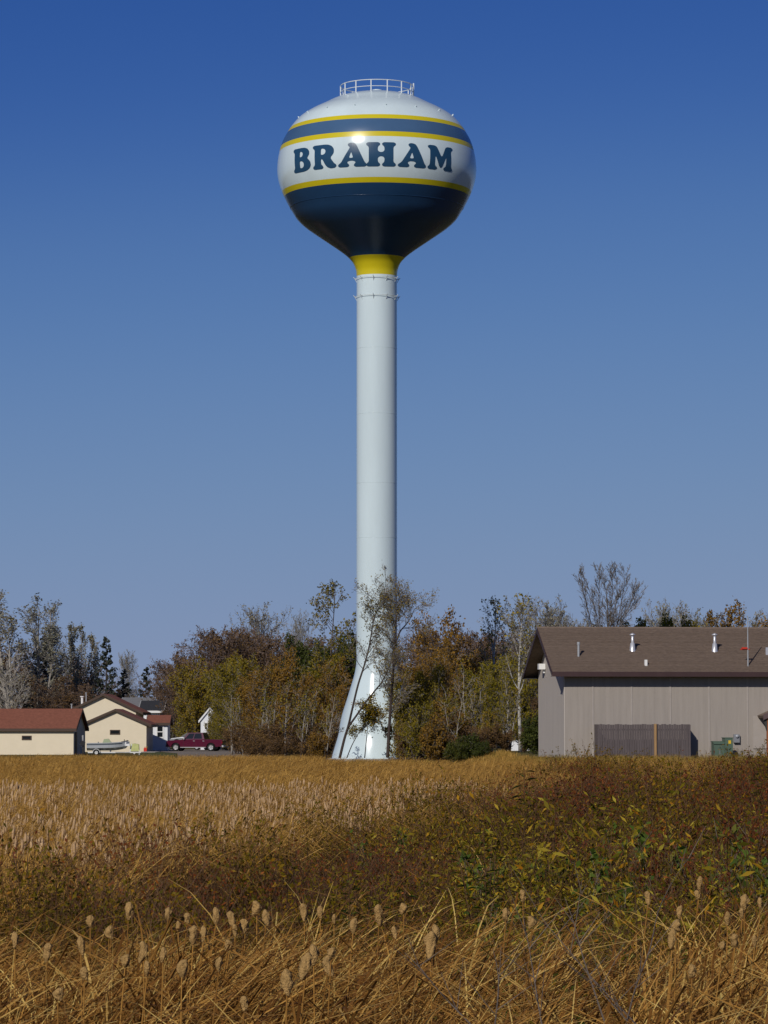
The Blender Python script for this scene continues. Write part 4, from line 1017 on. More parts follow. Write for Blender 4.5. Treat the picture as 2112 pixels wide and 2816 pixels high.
for px, tp, Y, w in ((640, 1868, 345, .8), (678, 1842, 288, .8), (775, 1778, 290, .8), (720, 1830, 280, .9), (890, 1850, 280, .9), (935, 1810, 290, .8), (810, 1855, 275, .8), (950, 1880, 270, .8)):
    tree('orange', 'leafy_tree', px, tp, Y, 'orange brown leaved tree in the wood left of the tower', 'tree', 'orange brown trees left of the tower', wide=w)
tree('yellow', 'leafy_tree', 520, 1905, 366, 'bright yellow green tree behind the maroon pickup', 'tree', wide=1.1)
tree('yellow', 'leafy_tree', 605, 1815, 349, 'yellowest tree at the left end of the wood, right of the pickup', 'tree', wide=.7)
for px, tp, Y, w in ((652, 1985, 296, 1.0), (668, 2000, 280, 1.0), (690, 1965, 268, 1.0), (715, 1985, 262, 1.1), (752, 1990, 258, 1.2), (790, 1970, 256, 1.1), (830, 1985, 254, 1.1), (865, 1970, 256, 1.0), (895, 1990, 250, .9), (700, 2020, 252, 1.2), (770, 2025, 250, 1.2), (845, 2030, 248, 1.2)):
    tree('bush', 'brown_shrub', px, tp, Y, 'reddish brown shrub at the foot of the wood left of the tower', 'shrub', 'reddish brown shrubs left of the tower', wide=w)
for px, tp, Y, w in ((675, 1930, 290, .7), (735, 1925, 272, .8), (815, 1930, 268, .8), (885, 1935, 262, .7), (880, 2015, 246, 1.0)):
    tree('bush_orange', 'orange_shrub', px, tp, Y, 'orange brown shrub in front of the wood left of the tower', 'shrub', 'orange brown shrubs left of the tower', wide=w)
for px, tp, Y, w in ((640, 1890, 290, .5), (672, 1905, 276, .5), (712, 1880, 262, .5), (748, 1905, 258, .5), (783, 1870, 254, .5), (826, 1895, 250, .5), (858, 1880, 256, .5), (893, 1900, 248, .45), (1128, 1880, 236, .45), (1165, 1900, 232, .5), (1255, 1880, 232, .5), (1390, 1870, 228, .5)):
    tree('sapling', 'thin_sapling', px, tp, Y, 'thin sapling with few leaves standing along the front of the wood', 'sapling', 'thin saplings along the wood edge', wide=w * 2.2)
for px, tp, Y, w in ((1108, 1905, 232, .6), (1122, 1960, 229, .7), (1100, 1985, 228, .6)):
    tree('bush_olive', 'olive_shrub', px, tp, Y, 'olive shrub covering the right flank of the tower base', 'shrub', 'olive shrubs hiding the tower foot', wide=w)
for px, tp, Y, w in ((612, 1900, 331, .6), (632, 1950, 327, .8)):
    tree('olive', 'leafy_tree', px, tp, Y, 'small olive tree right of the white house behind the pickup', 'tree', 'small olive trees beside the white house', wide=w)
tree('bush_olive', 'olive_shrub', 586, 1968, 334, 'loose olive shrub in front of the white house behind the pickup', 'shrub', wide=.55)
# -- right of the tower
tree('orange', 'leafy_tree', 1245, 1676, 270, 'tall orange brown tree right of the tower shaft', 'tree', wide=.85, var=0)
for px, tp, Y, w in ((1180, 1768, 262, .8), (1290, 1790, 275, .8), (1170, 1800, 237, .7), (1225, 1800, 244, .8), (1150, 1900, 233, .7)):
    tree('orange', 'leafy_tree', px, tp, Y, 'orange brown leafy tree in the wood right of the tower', 'tree', 'orange brown trees right of the tower', wide=w)
for px, tp, Y, w in ((1140, 1815, 236, .65), (1205, 1850, 234, .7), (1262, 1850, 252, .8), (1320, 1800, 290, .9), (1190, 1905, 231, .7)):
    tree('olive', 'leafy_tree', px, tp, Y, 'olive leaved tree in the wood right of the tower', 'tree', 'olive trees right of the tower', wide=w)
for px, tp, Y, w in ((1130, 1720, 370, 1.0), (1320, 1722, 360, 1.0), (1210, 1760, 372, 1.1), (1275, 1740, 365, 1.0), (1360, 1735, 360, 1.0), (1400, 1728, 362, 1.0), (1450, 1735, 360, 1.0), (1500, 1720, 365, 1.0), (1090, 1760, 370, 1.0), (1040, 1770, 372, 1.0), (1440, 1850, 300, .9), (1490, 1850, 310, .9)):
    tree('bare_round', 'bare_tree', px, tp, Y, 'purple brown bare tree at the back of the wood right of the tower', 'tree', 'purple brown bare trees right of the tower', wide=w)
tree('birch', 'birch_tree', 1352, 1640, 262, 'white trunked birch nearer the tower, bare at the top', 'tree', wide=.95, var=0)
tree('birch', 'birch_tree', 1430, 1632, 232, 'tallest white trunked birch just left of the shed gable', 'tree', wide=1.1, var=1)
tree('birch', 'birch_tree', 1378, 1800, 240, 'short thin birch between the two tall white birches', 'tree', wide=.7, var=0)
for px, tp, Y, w in ((1340, 1822, 246, .75), (1400, 1812, 238, .7), (1445, 1775, 240, .6)):
    tree('yellow', 'leafy_tree', px, tp, Y, 'yellow green leafy tree among the white birches', 'tree', 'yellow green trees among the birches', wide=w)
for px, tp, Y, w in ((1160, 1975, 228, .9), (1210, 1950, 228, .9), (1270, 1995, 222, 1.0), (1330, 1985, 225, 1.0), (1385, 1990, 226, 1.0), (1440, 1995, 226, .9), (1480, 2000, 232, .9), (1128, 1985, 226, .8)):
    tree('bush', 'brown_shrub', px, tp, Y, 'dark reddish brown shrub at the foot of the wood right of the tower', 'shrub', 'dark brown shrubs right of the tower', wide=w)
for px, tp, Y, w in ((1190, 1965, 222, .8), (1232, 1915, 230, .8)):
    tree('bush_orange', 'orange_shrub', px, tp, Y, 'orange brown shrub in front of the wood right of the tower', 'shrub', 'orange brown shrubs right of the tower', wide=w)
for px, tp, Y, w in ((1285, 2015, 216, 1.2), (1250, 2035, 214, 1.0), (1325, 2035, 215, 1.1)):
    tree('bush_green', 'green_bush', px, tp, Y, 'low dark green bush between the tower base and the birches', 'bush', 'dark green bushes right of the tower', wide=w)
for px, tp, Y, w in ((1150, 1930, 224, .7), (1300, 1925, 233, .8), (1345, 1950, 228, .7)):
    tree('bush_olive', 'olive_shrub', px, tp, Y, 'olive shrub at the front of the wood right of the tower', 'shrub', 'olive shrubs right of the tower', wide=w)
for px, tp, Y, w in ((1210, 1835, 235, .9), (1285, 1820, 231, .9), (1325, 1860, 229, .9), (1240, 1880, 227, .9), (1400, 1850, 227, .9)):
    tree('sapling', 'thin_sapling', px, tp, Y, 'thin pale trunked sapling right of the tower', 'sapling', 'thin pale saplings right of the tower', wide=w)
# -- behind the shed
for px, tp, Y, w in ((1520, 1628, 300, .9), (1565, 1690, 305, .9), (1605, 1700, 300, .8), (1480, 1650, 310, .8), (1795, 1640, 330, .6), (1872, 1650, 300, .8), (1925, 1672, 305, .9), (1975, 1690, 310, .8), (2060, 1665, 300, .8)):
    tree('bare_grey', 'bare_tree', px, tp, Y, 'hazy grey bare tree showing above the shed ridge', 'tree', 'grey bare trees above the shed ridge', wide=w)
for px, tp, Y, w in ((1720, 1706, 285, .8), (1775, 1700, 285, .8), (1815, 1692, 288, .8), (1860, 1700, 285, .8), (1440 + 190, 1720, 290, .8)):
    tree('yellow', 'leafy_tree', px, tp, Y, 'yellow olive treetop just showing over the shed ridge', 'tree', 'yellow treetops over the shed ridge', wide=w)
tree('orange', 'leafy_tree', 2030, 1652, 290, 'orange brown treetop over the right end of the shed roof', 'tree', wide=.8, var=1)
tree('orange', 'leafy_tree', 2100, 1668, 296, 'smaller orange brown treetop at the right frame edge above the shed', 'tree', wide=.8, var=0)
tree('bush_green', 'green_bush', 1470, 1960, 215, 'dark green bush against the left gable end of the shed', 'bush', wide=.9)

# -- far wood that closes the horizon behind everything (one mass)
def scatter(name, pts, plants, kind_m, label, cat):
    """pts: (x, y, z, rz, scale, tilt_x, tilt_y); instances one of the plants' meshes on each point, all inside ONE object"""
    # the plants' shapes are kept in the same mesh, marked 'part of plant k'; the loose points are where they stand
    V = []; Fc = []; mi = []; sm = []; mark = []; mats = []
    for k, pm in enumerate(plants):
        off = len(V)
        V += [tuple(v.co) for v in pm.vertices]; Fc += [tuple(off + i for i in p.vertices) for p in pm.polygons]; mark += [k] * len(pm.vertices)
        sm += [p.use_smooth for p in pm.polygons]
        for p in pm.polygons:
            mt = pm.materials[p.material_index]
            if mt not in mats: mats.append(mt)
            mi.append(mats.index(mt))
    nv = len(V); n = len(pts)
    me = bpy.data.meshes.new(name); me.from_pydata(V + [p[:3] for p in pts], [], Fc)
    for mt in mats: me.materials.append(mt)
    me.polygons.foreach_set('material_index', mi); me.polygons.foreach_set('use_smooth', sm)
    rng = random.Random(n)
    me.attributes.new('turn', 'FLOAT_VECTOR', 'POINT').data.foreach_set('vector', [0.0] * (3 * nv) + [c_ for p in pts for c_ in (p[5], p[6], p[3])])
    me.attributes.new('size', 'FLOAT_VECTOR', 'POINT').data.foreach_set('vector', [1.0] * (3 * nv) + [c_ for p in pts for c_ in (p[4], p[4], p[4] * (p[7] if len(p) > 7 else 1))])
    me.attributes.new('which', 'INT', 'POINT').data.foreach_set('value', [0] * nv + [rng.randrange(len(plants)) for p in pts])
    me.attributes.new('mark', 'INT', 'POINT').data.foreach_set('value', mark + [-1] * n)
    o = bpy.data.objects.new(name, me); col.objects.link(o); tag(o, label, cat, kind='stuff')
    ng = bpy.data.node_groups.new(name + '_planting', 'GeometryNodeTree')
    ng.interface.new_socket('Geometry', in_out='INPUT', socket_type='NodeSocketGeometry'); ng.interface.new_socket('Geometry', in_out='OUTPUT', socket_type='NodeSocketGeometry')
    N, L = ng.nodes, ng.links
    gi, go = N.new('NodeGroupInput'), N.new('NodeGroupOutput')
    iop = N.new('GeometryNodeInstanceOnPoints'); jn = N.new('GeometryNodeJoinGeometry')
    def attr(nm, ty):
        a = N.new('GeometryNodeInputNamedAttribute'); a.data_type = ty; a.inputs['Name'].default_value = nm
        return next(s_ for s_ in a.outputs if s_.enabled and s_.name == 'Attribute')
    mko = attr('mark', 'INT')
    def pick(k):
        sg = N.new('GeometryNodeSeparateGeometry'); sg.domain = 'POINT'
        cm = N.new('FunctionNodeCompare'); cm.data_type = 'INT'; cm.operation = 'EQUAL'
        ia, ib = [s_ for s_ in cm.inputs if s_.enabled and s_.type == 'INT'][:2]
        L.new(mko, ia); ib.default_value = k; L.new(gi.outputs[0], sg.inputs[0]); L.new(cm.outputs[0], sg.inputs['Selection']); return sg.outputs[0]
    for k in range(len(plants)):
        g2 = N.new('GeometryNodeGeometryToInstance'); L.new(pick(k), g2.inputs[0]); L.new(g2.outputs[0], jn.inputs[0])
    er = N.new('FunctionNodeEulerToRotation')
    L.new(pick(-1), iop.inputs['Points']); L.new(jn.outputs[0], iop.inputs['Instance']); iop.inputs['Pick Instance'].default_value = True
    L.new(attr('which', 'INT'), iop.inputs['Instance Index']); L.new(attr('turn', 'FLOAT_VECTOR'), er.inputs[0]); L.new(er.outputs[0], iop.inputs['Rotation'])
    L.new(attr('size', 'FLOAT_VECTOR'), iop.inputs['Scale']); L.new(iop.outputs[0], go.inputs[0])
    md = o.modifiers.new('planting', 'NODES'); md.node_group = ng
    return o

def merged(plant_parts, name):
    """one mesh with several material slots out of (MB, material) pairs"""
    b = MB(); mats = []
    for i, (mb, mm) in enumerate(plant_parts):
        off = len(b.v); b.v += mb.v; b.f += [tuple(off + k for k in f) for f in mb.f]; b.m += [i] * len(mb.f); mats.append(M[mm])
    return b.mesh(name, mats)

rng = random.Random(77)
farp = []
for kind in ('bare_round', 'bare_grey'):
    pl, h, bk, tw, lf = protos(kind)[0]; farp.append(merged([(pl.wood, bk), (pl.twig, tw)] + ([(pl.leaf, lf)] if pl.leaf.f else []), 'far_tree'))
pts = []
for k in range(260):
    Y = rng.uniform(480, 640); x = rng.uniform(-.2, .2) * Y
    hgt = .44 + .16 * noise.noise(Vector((x * .02, 3, 0)))
    pts.append((x, Y, 0, rng.uniform(0, 6.28), max(.3, hgt) * rng.uniform(.75, 1.15), 0, 0))
scatter('distant_wood', pts, farp, 'thing', 'far brown wood closing the horizon behind the houses and trees', 'wood')

# -- the trees that stand in front of the tower base, trunks drawn along their real paths
def path_tree(name, paths, Y, label, P, bark, tw, lf, nch=14, start=.35):
    base = at(*paths[0][0][0], Y); z0 = ground_z(base.x, Y); base.z = z0
    pl = Plant(hash(name) % 100 if False else len(label))
    for pp_, r0, r1, n_ in paths:
        P3 = [at(px, py, Y) - base + Vector((0, .25 * math.sin(i * 1.3), 0)) for i, (px, py) in enumerate(pp_)]
        P3 = [Vector(q) for q in catmull3(P3)]
        m = len(P3) - 1
        pl.wood.tube(P3, [r0 + (r1 - r0) * k / m for k in range(m + 1)], 7)
        for k in range(n_):
            t = start + (1 - start) * (k + pl.r.random()) / n_; f = t * m; i = min(int(f), m - 1)
            q = P3[i].lerp(P3[i+1], f - i); dd = (P3[i+1] - P3[i]).normalized()
            ax = rot_about(dd.orthogonal().normalized(), dd, pl.r.uniform(0, 6.28))
            nd = rot_about(dd, ax, R(P.get('ang0', 40) + pl.r.uniform(-15, 18)))
            pl.limb(q, nd, P['L0'] * (1.15 - .5 * t) * pl.r.uniform(.6, 1.2), max(.012, (r0 + (r1 - r0) * t) * .45), 1, P)
    root = empty(name, base, 0, label, 'tree')
    for nm, mb, mm in (('trunk', pl.wood, bark), ('twigs', pl.twig, tw), ('crown', pl.leaf, lf)):
        if mb.f:
            q = mb.build(nm, M[mm], root, nm == 'trunk')
            if nm != 'trunk': q['kind'] = 'stuff'
    return root
def catmull3(Pp, sub=4):
    out = []
    for i in range(len(Pp) - 1):
        p0 = Pp[max(i-1, 0)]; p1 = Pp[i]; p2 = Pp[i+1]; p3 = Pp[min(i+2, len(Pp)-1)]
        for k in range(sub):
            t = k / sub
            out.append(.5 * ((2*p1) + (p2-p0)*t + (2*p0-5*p1+4*p2-p3)*t*t + (3*p1-p0-3*p2+p3)*t**3))
    out.append(Pp[-1]); return out
def z8(*pts): return [(850 + x / 3.5675, 1500 + y / 3.5675) for x, y in pts]
PT = P_(n=[0, 9, 6], start=[.2, .15, .1], ang=[45, 42, 42], len=[.5, .5, .5], leaves=3, lsize=.12, lspread=.14, rmin=.009, up=[.02, .05, .03, .0], L0=2.3)
path_tree('leaning_tree', [(z8((300, 2085), (345, 1900), (385, 1770), (420, 1620), (480, 1370), (540, 1180), (590, 985), (625, 780), (648, 690), (690, 600)), .10, .03, 22),
                           (z8((385, 1780), (470, 1660), (560, 1530), (650, 1420), (720, 1330), (790, 1180), (835, 1050)), .075, .035, 14)], 229,
          'leaning tree with two thin dark trunks crossing the flared tower base', dict(PT, L0=1.9, leaves=1), 'bark_dark', 'twig_grey', 'leaf_olive', start=.5)
path_tree('tall_tree', [(z8((770, 2080), (782, 1850), (795, 1650), (812, 1400), (825, 1200), (838, 1000), (848, 840), (854, 730), (862, 640), (880, 580)), .12, .025, 36),
                        (z8((838, 1000), (890, 850), (955, 770), (1005, 690), (1030, 630)), .06, .02, 10),
                        (z8((845, 800), (800, 690), (740, 590), (700, 530)), .04, .015, 9)], 228,
          'tall sparse tree whose dark trunk rises along the right side of the tower shaft', dict(PT, L0=2.6, leaves=1), 'bark_dark', 'twig_grey', 'leaf_olive', start=.18)
path_tree('thin_sapling', [(z8((370, 2085), (420, 1960), (480, 1850), (540, 1740), (575, 1690)), .04, .012, 8)], 231, 'thin leaning sapling in front of the middle of the tower base', dict(PT, L0=1.1, leaves=3), 'bark_dark', 'twig_grey', 'leaf_olive', start=.3)
path_tree('thin_sapling', [(z8((545, 2085), (560, 1930), (575, 1770), (590, 1650)), .04, .012, 8)], 232, 'upright dark sapling at the centre of the tower base', dict(PT, L0=1.3, leaves=2), 'bark_dark', 'twig_grey', 'leaf_olive', start=.45)
path_tree('thin_sapling', [(z8((790, 1930), (740, 1820), (690, 1720), (640, 1620), (600, 1560)), .05, .012, 12)], 230, 'sapling leaning left out of the tall tree foot across the tower base', dict(PT, L0=1.3, leaves=3), 'bark_dark', 'twig_grey', 'leaf_olive', start=.3)
path_tree('thin_sapling', [(z8((215, 2085), (250, 1960), (285, 1850), (300, 1740)), .05, .012, 4)], 234, 'dark thin sapling at the left edge of the tower base', dict(PT, L0=.8, leaves=0), 'bark_dark', 'twig_grey', 'leaf_olive', start=.6)
path_tree('thin_sapling', [(z8((880, 2085), (885, 1900), (905, 1740), (940, 1600), (960, 1480)), .06, .02, 12)], 230, 'leafy sapling right of the tall tree covering the right flank of the tower base', dict(PT, L0=1.6, leaves=3), 'bark_dark', 'twig_grey', 'leaf_olive', start=.3)

def z4(*pts): return [(1400 + x / 2.33, 1520 + (y if y > 300 else y + (300 - y) * .12) / 2.33) for x, y in pts]
PV = P_(n=[0, 6, 4], start=[.2, .15, .1], ang=[30, 30, 36], len=[.5, .5, .5], leaves=0, rmin=.010, up=[.02, .09, .07, .03], L0=1.35, ang0=28)
path_tree('bare_tree', [(z4((600, 1160), (570, 700), (530, 475), (485, 290), (440, 115)), 0.072, .012, 24), (z4((602, 1160), (580, 700), (578, 475), (575, 260), (580, 92)), 0.072, .012, 24),
                        (z4((600, 1160), (585, 700), (572, 470), (530, 290), (470, 112)), 0.055, .012, 22), (z4((606, 1160), (615, 700), (632, 475), (626, 290), (602, 140)), 0.072, .012, 24),
                        (z4((610, 1160), (625, 700), (652, 475), (690, 280), (680, 75)), 0.077, .012, 26), (z4((612, 1160), (640, 700), (688, 475), (728, 270), (742, 105)), 0.066, .012, 24),
                        (z4((612, 1160), (640, 720), (682, 480), (765, 350), (800, 225)), 0.055, .012, 22), (z4((614, 1160), (650, 720), (704, 480), (790, 335), (826, 250)), 0.050, .012, 20),
                        (z4((606, 1160), (625, 700), (640, 475), (662, 260), (652, 110)), 0.061, .012, 24)], 255,
          'tall vase shaped bare tree rising behind the shed roof', PV, 'bark', 'twig_grey', 'leaf_rust', start=.42)
# ------------------------------------------------------------------ marsh
def reed_clump(seed, n, rad, hmin, hmax, w, seg, heads=0, lean=.35, droop=.9, kinks=.28):
    rr = random.Random(seed); b = MB(); hb = MB()
    for k in range(n):
        a = rr.uniform(0, 6.28); q = rad * math.sqrt(rr.random()); p = Vector((q * math.cos(a), q * math.sin(a), 0))
        h = rr.uniform(hmin, hmax); az = rr.gauss(0, .85)                     # most blades lean with the wind, to +x
        d = Vector((math.cos(az), math.sin(az), 0)); th0 = rr.gauss(.12, .10); bend = max(.15, rr.gauss(lean, lean * .42)) * 2.6; fa = rr.uniform(0, 6.28)
        side = Vector((math.cos(fa), math.sin(fa), 0)); kink = rr.random() < kinks; kp = rr.uniform(.55, .85); kd = rr.uniform(.6, 1.5); tw = rr.uniform(-.3, .3)
        L = []; q = Vector((0, 0, 0))
        for j in range(seg + 1):
            t = j / seg
            if j:
                th = th0 + bend * (t - .5 / seg) ** 1.6 + (kd if kink and t > kp else 0)      # a broken blade hangs over
                th = min(th, 2.75); q = q + (d * math.sin(th) + Vector((0, 0, math.cos(th)))) / seg
            ww = w * (1 - t ** 1.8) * .5 * min(1, .55 + t) + .0008
            sd = Vector((math.cos(fa + tw * t), math.sin(fa + tw * t), 0))
            L.append((q.copy(), sd * ww))
        sc_ = h / max(u.z for u, v in L)                                       # h is the height the blade reaches, however far it arches
        L = [(p + u * sc_ + v, p + u * sc_ - v) for u, v in L]
        i0 = len(b.v)
        for u, v in L: b.v += [tuple(u), tuple(v)]
        for j in range(seg): b.f.append((i0 + 2*j, i0 + 2*j + 1, i0 + 2*j + 3, i0 + 2*j + 2)); b.m.append(0)
    for k in range(heads):
        a = rr.uniform(0, 6.28); q = rad * math.sqrt(rr.random()); p = Vector((q * math.cos(a), q * math.sin(a), 0)); h = rr.uniform(hmax * .62, hmax * .95)
        ln = Vector((rr.uniform(-.05, .2), rr.uniform(-.1, .1), 1)).normalized(); L = rr.uniform(.13, .24); r = rr.uniform(.016, .032)
        e = p + ln * h
        hb.tube([e, e + ln * L * .25, e + ln * L * .7, e + ln * L], [r * .5, r, r * .9, r * .25], 5, False)
        b.tube([p + ln * h * .35, e], [.006, .005], 3, False)
    return b, hb

def shrub_clump(seed, stems, h, rad, leaves, lsize, lw, stem_r=.007, low=.25, big=1.25):
    rr = random.Random(seed); st, lf = MB(), MB()
    for k in range(stems):
        a = rr.uniform(0, 6.28); q = rad * math.sqrt(rr.random()) * .5; p = Vector((q * math.cos(a), q * math.sin(a), 0))
        d = Vector((math.cos(a) * rr.uniform(0, .35), math.sin(a) * rr.uniform(0, .35), 1)).normalized(); H = h * rr.uniform(.6, 1.05)
        pts = [p]
        for j in range(4):
            d = (d + Vector((rr.uniform(-.14, .14), rr.uniform(-.14, .14), .05))).normalized(); pts.append(pts[-1] + d * H / 4)
        st.tube(pts, [stem_r, stem_r * .85, stem_r * .7, stem_r * .5, stem_r * .25], 3, False)
        tw = [(pts, 1.0)]
        for j in range(4):
            t = rr.uniform(.35, .95) * 4; i = min(3, int(t)); q0 = pts[i].lerp(pts[i+1], t - i); az = rr.uniform(0, 6.28)
            dd = Vector((math.cos(az) * .6, math.sin(az) * .6, .9)).normalized(); e = q0 + dd * H * rr.uniform(.12, .3)
            st.tube([q0, e], [stem_r * .5, stem_r * .25], 3, False); tw.append(([q0, e], .5))
        for j in range(leaves):
            P, _ = tw[rr.randrange(len(tw))]
            n = len(P) - 1; t = (low + (1 - low) * rr.random()) * n; i = min(n - 1, int(t)); q0 = P[i].lerp(P[i+1], t - i)
            az = rr.uniform(0, 6.28); a_ = Vector((math.cos(az), math.sin(az), rr.gauss(0, 1.1))).normalized(); c_ = a_.cross(Vector((rr.gauss(0, 1), rr.gauss(0, 1), rr.gauss(0, 1)))).normalized()
            z = lsize * rr.choice((.5, .6, .7, .85, .85, 1, 1, 1.15, 1.2, big)); q0 = q0 + a_ * z * .2
            mid = q0 + a_ * z * .5 - Vector((0, 0, z * .04))
            lf.quad(q0, mid + c_ * z * lw, q0 + a_ * z - Vector((0, 0, z * .12)), mid - c_ * z * lw)
    return st, lf

HT = CAMZ - 1.1
def row(Y): return HORIZON + HT * F / Y                       # where the top of the reeds at distance Y shows
def shrub_edge(px):
    """far edge of the thicket, as a row of the photograph, along its width"""
    K_ = [(-500, 2420), (0, 2385), (150, 2350), (300, 2325), (560, 2272), (800, 2238), (1060, 2205), (1250, 2178), (1400, 2140), (1600, 2128), (1800, 2118), (2112, 2104), (2700, 2100)]
    for (a, ya), (b_, yb) in zip(K_, K_[1:]):
        if a <= px <= b_: return ya + (yb - ya) * (px - a) / (b_ - a)
    return 2300
rng = random.Random(2024)
near, head_far, reeds_far, olive, wine, willow, weeds, low_scrub, right_red = [], [], [], [], [], [], [], [], []
def pt(x, Y, s_=1.0, tilt=.06, zs_=1.0):
    return (x, Y, ground_z(x, Y) - .03, rng.gauss(0, .5), s_, rng.gauss(0, tilt), rng.gauss(0, tilt), zs_)
def full(p): return p[:3] + (rng.uniform(0, 6.28),) + p[4:]
HALF = lambda Y: .155 * Y + 1.5
def nz(x, Y, s_=1.0, o=0.0): return noise.noise(Vector((x * s_ + o, Y * s_ * .6, o * 1.7)))
# near reeds
Y = 15.5
while Y < 34.5:
    for k in range(int(2 * HALF(Y) * .35 * 11)):
        x = rng.uniform(-HALF(Y), HALF(Y)); yy = Y + rng.uniform(0, .35); px = 1056 + x / yy * F
        wgt = 1.0
        if 1080 < px < 1830: wgt = .40 + .45 * nz(x, yy, .9, 4)
        if yy > 31.5 + 1.5 * nz(x, yy, .5, 9): wgt *= .25
        if rng.random() < wgt: near.append(pt(x, yy, rng.uniform(.84, 1.07) * (1 + .14 * nz(x, yy, .7, 2))))
        elif 1080 < px < 1830:
            v = nz(x, yy, .8, 20)
            (weeds if v > .05 else low_scrub).append(full(pt(x, yy, rng.uniform(.75, 1.1))))
    Y += .35
# the dip behind the near reeds, then the thicket whose shaded front rises out of it
Y = 33.5
while Y < 37.5:
    for k in range(int(2 * HALF(Y) * .5 * 4)):
        x = rng.uniform(-HALF(Y), HALF(Y)); yy = Y + rng.uniform(0, .5); px = 1056 + x / yy * F
        s_ = (.45 + .35 * smooth(34, 37.5, yy)) * (1 + .3 * nz(x, yy, .5, 61))
        if px > 1000 and rng.random() < .65 - .45 * smooth(1700, 2000, px): willow.append(full(pt(x, yy, s_ * rng.uniform(.9, 1.3))))
        elif rng.random() < .7: low_scrub.append(full(pt(x, yy, s_)))
        else: olive.append(full(pt(x, yy, s_)))
        if px > 1850 and rng.random() < .35: near.append(pt(x, yy, rng.uniform(.85, 1.0)))
    Y += .5
Y = 37.0
while Y < 150:
    dens = 3.4 if Y < 80 else 2.6
    for k in range(int(2 * HALF(Y) * .8 * dens)):
        x = rng.uniform(-HALF(Y), HALF(Y)); yy = Y + rng.uniform(0, .8); px = 1056 + x / yy * F
        rw = row(yy); ed = shrub_edge(px) + 26 * nz(x, yy, .25, 5) + 14 * nz(x, yy, 1.1, 15)
        if rw < ed - 18: continue
        if rw < ed + 18 and rng.random() < .5: continue
        c_ = nz(x, yy, .45, 31) + .5 * nz(x, yy, .12, 33)
        s_ = rng.uniform(.82, 1.12) * (1 + .50 * nz(x, yy, .42, 8)) * (.90 + .12 * smooth(37, 60, yy))
        if nz(x, yy, .7, 73) > .32 and yy < 75: continue
        if rng.random() < .05: near.append(pt(x, yy, rng.uniform(.8, 1.0)))
        redness = smooth(1300, 1800, px)
        if px > 1000 and yy < 58 and nz(x, yy, .9, 91) > .27: weeds.append(full(pt(x, yy, s_ * 1.25)))
        elif px > 1000 and yy < 60 and c_ > -.18 and rng.random() < .68 - .35 * smooth(1700, 2050, px): willow.append(full(pt(x, yy, s_)))
        elif rng.random() < redness * .75: (right_red if c_ < .25 else olive).append(full(pt(x, yy, s_ * 1.06)))
        elif c_ > -.10: olive.append(full(pt(x, yy, s_)))
        else: wine.append(full(pt(x, yy, s_ * .97)))
    Y += .8
# far reeds: ochre blades with a belt of fluffy heads
Y = 36.0
while Y < 163:
    for k in range(int(2 * HALF(Y) * 1.0 * (6.5 if Y < 90 else 5.5))):
        x = rng.uniform(-HALF(Y), HALF(Y)); yy = Y + rng.uniform(0, 1.0); px = 1056 + x / yy * F
        rw = row(yy); ed = shrub_edge(px) + 26 * nz(x, yy, .25, 5)
        if rw > ed + 12: continue
        if yy > 158 + 4 * nz(x, yy, .3, 3): continue
        s_ = rng.uniform(.84, 1.03) * (1 + .10 * nz(x, yy, .15, 12) + .10 * nz(x, yy, .8, 14))
        belt = smooth(2132, 2160, rw) * (1 - smooth(1150, 1450, px)) * (1 - smooth(2275, 2330, rw))
        belt = max(0, belt * .86 + (.8 * nz(x, yy, .12, 41) + .5 * nz(x, yy, .5, 43)) * (belt > .02))
        if px > 1420 and rw > 2118 and rng.random() < .25: right_red.append(full(pt(x, yy, s_ * .95)))
        elif rng.random() < belt * .9: head_far.append(pt(x, yy, s_))
        else: reeds_far.append(pt(x, yy, s_))
    Y += 1.0
# bank grass at the foot of the shed and in front of the tower
meadow, dry_bank = [], []
Y = 155.0
while Y < 258:
    for k in range(int(2 * HALF(Y) * 1.2 * 2.4)):
        x = rng.uniform(-HALF(Y), HALF(Y)); yy = Y + rng.uniform(0, 1.2); px = 1056 + x / yy * F
        if x > 8.0:
            if yy > 187.5 + (x - 12) * .103: continue
            meadow.append(full(pt(x, yy, rng.uniform(.2, .5))))
        elif x > -4.5:
            if yy < 226 + 6 * nz(x, yy, .3, 3): (meadow if rng.random() < .4 else dry_bank).append(full(pt(x, yy, rng.uniform(.35, .7))))
        elif yy < 246 + 8 * nz(x, yy, .2, 3): dry_bank.append(full(pt(x, yy, rng.uniform(.45, .85))))
    Y += 1.2

def two(fn, specs, mats, name):
    out = []
    for s_ in specs:
        a, b_ = fn(**s_); me = merged([(a, mats[0])] + ([(b_, mats[1])] if b_.f else []), name)
        if fn is reed_clump: me.polygons.foreach_set('use_smooth', [True] * len(me.polygons))
        out.append(me)
    return out
near_m = two(reed_clump, [dict(seed=300, n=26, rad=.42, hmin=.6, hmax=1.7, w=.030, seg=8, lean=.75, kinks=.15), dict(seed=301, n=26, rad=.42, hmin=.7, hmax=1.9, w=.024, seg=8, lean=.35, kinks=.1)] + [dict(seed=k, n=30, rad=.42, hmin=.9, hmax=2.02, w=.026, seg=9, lean=.52, kinks=.06) for k in range(8)], ('reed', 'fluff_far'), 'reed_clump')
scatter('near_reeds', near, near_m, 'stuff', 'dry golden brown cattail blades filling the foreground', 'reeds')
far_m = two(reed_clump, [dict(seed=20 + k, n=30, rad=.5, hmin=1.3, hmax=2.05, w=.022, seg=6, lean=.55) for k in range(4)], ('reed_far', 'fluff_far'), 'reed_clump')
scatter('far_reeds', reeds_far, far_m, 'stuff', 'ochre dry reeds stretching to the far edge of the marsh', 'reeds')
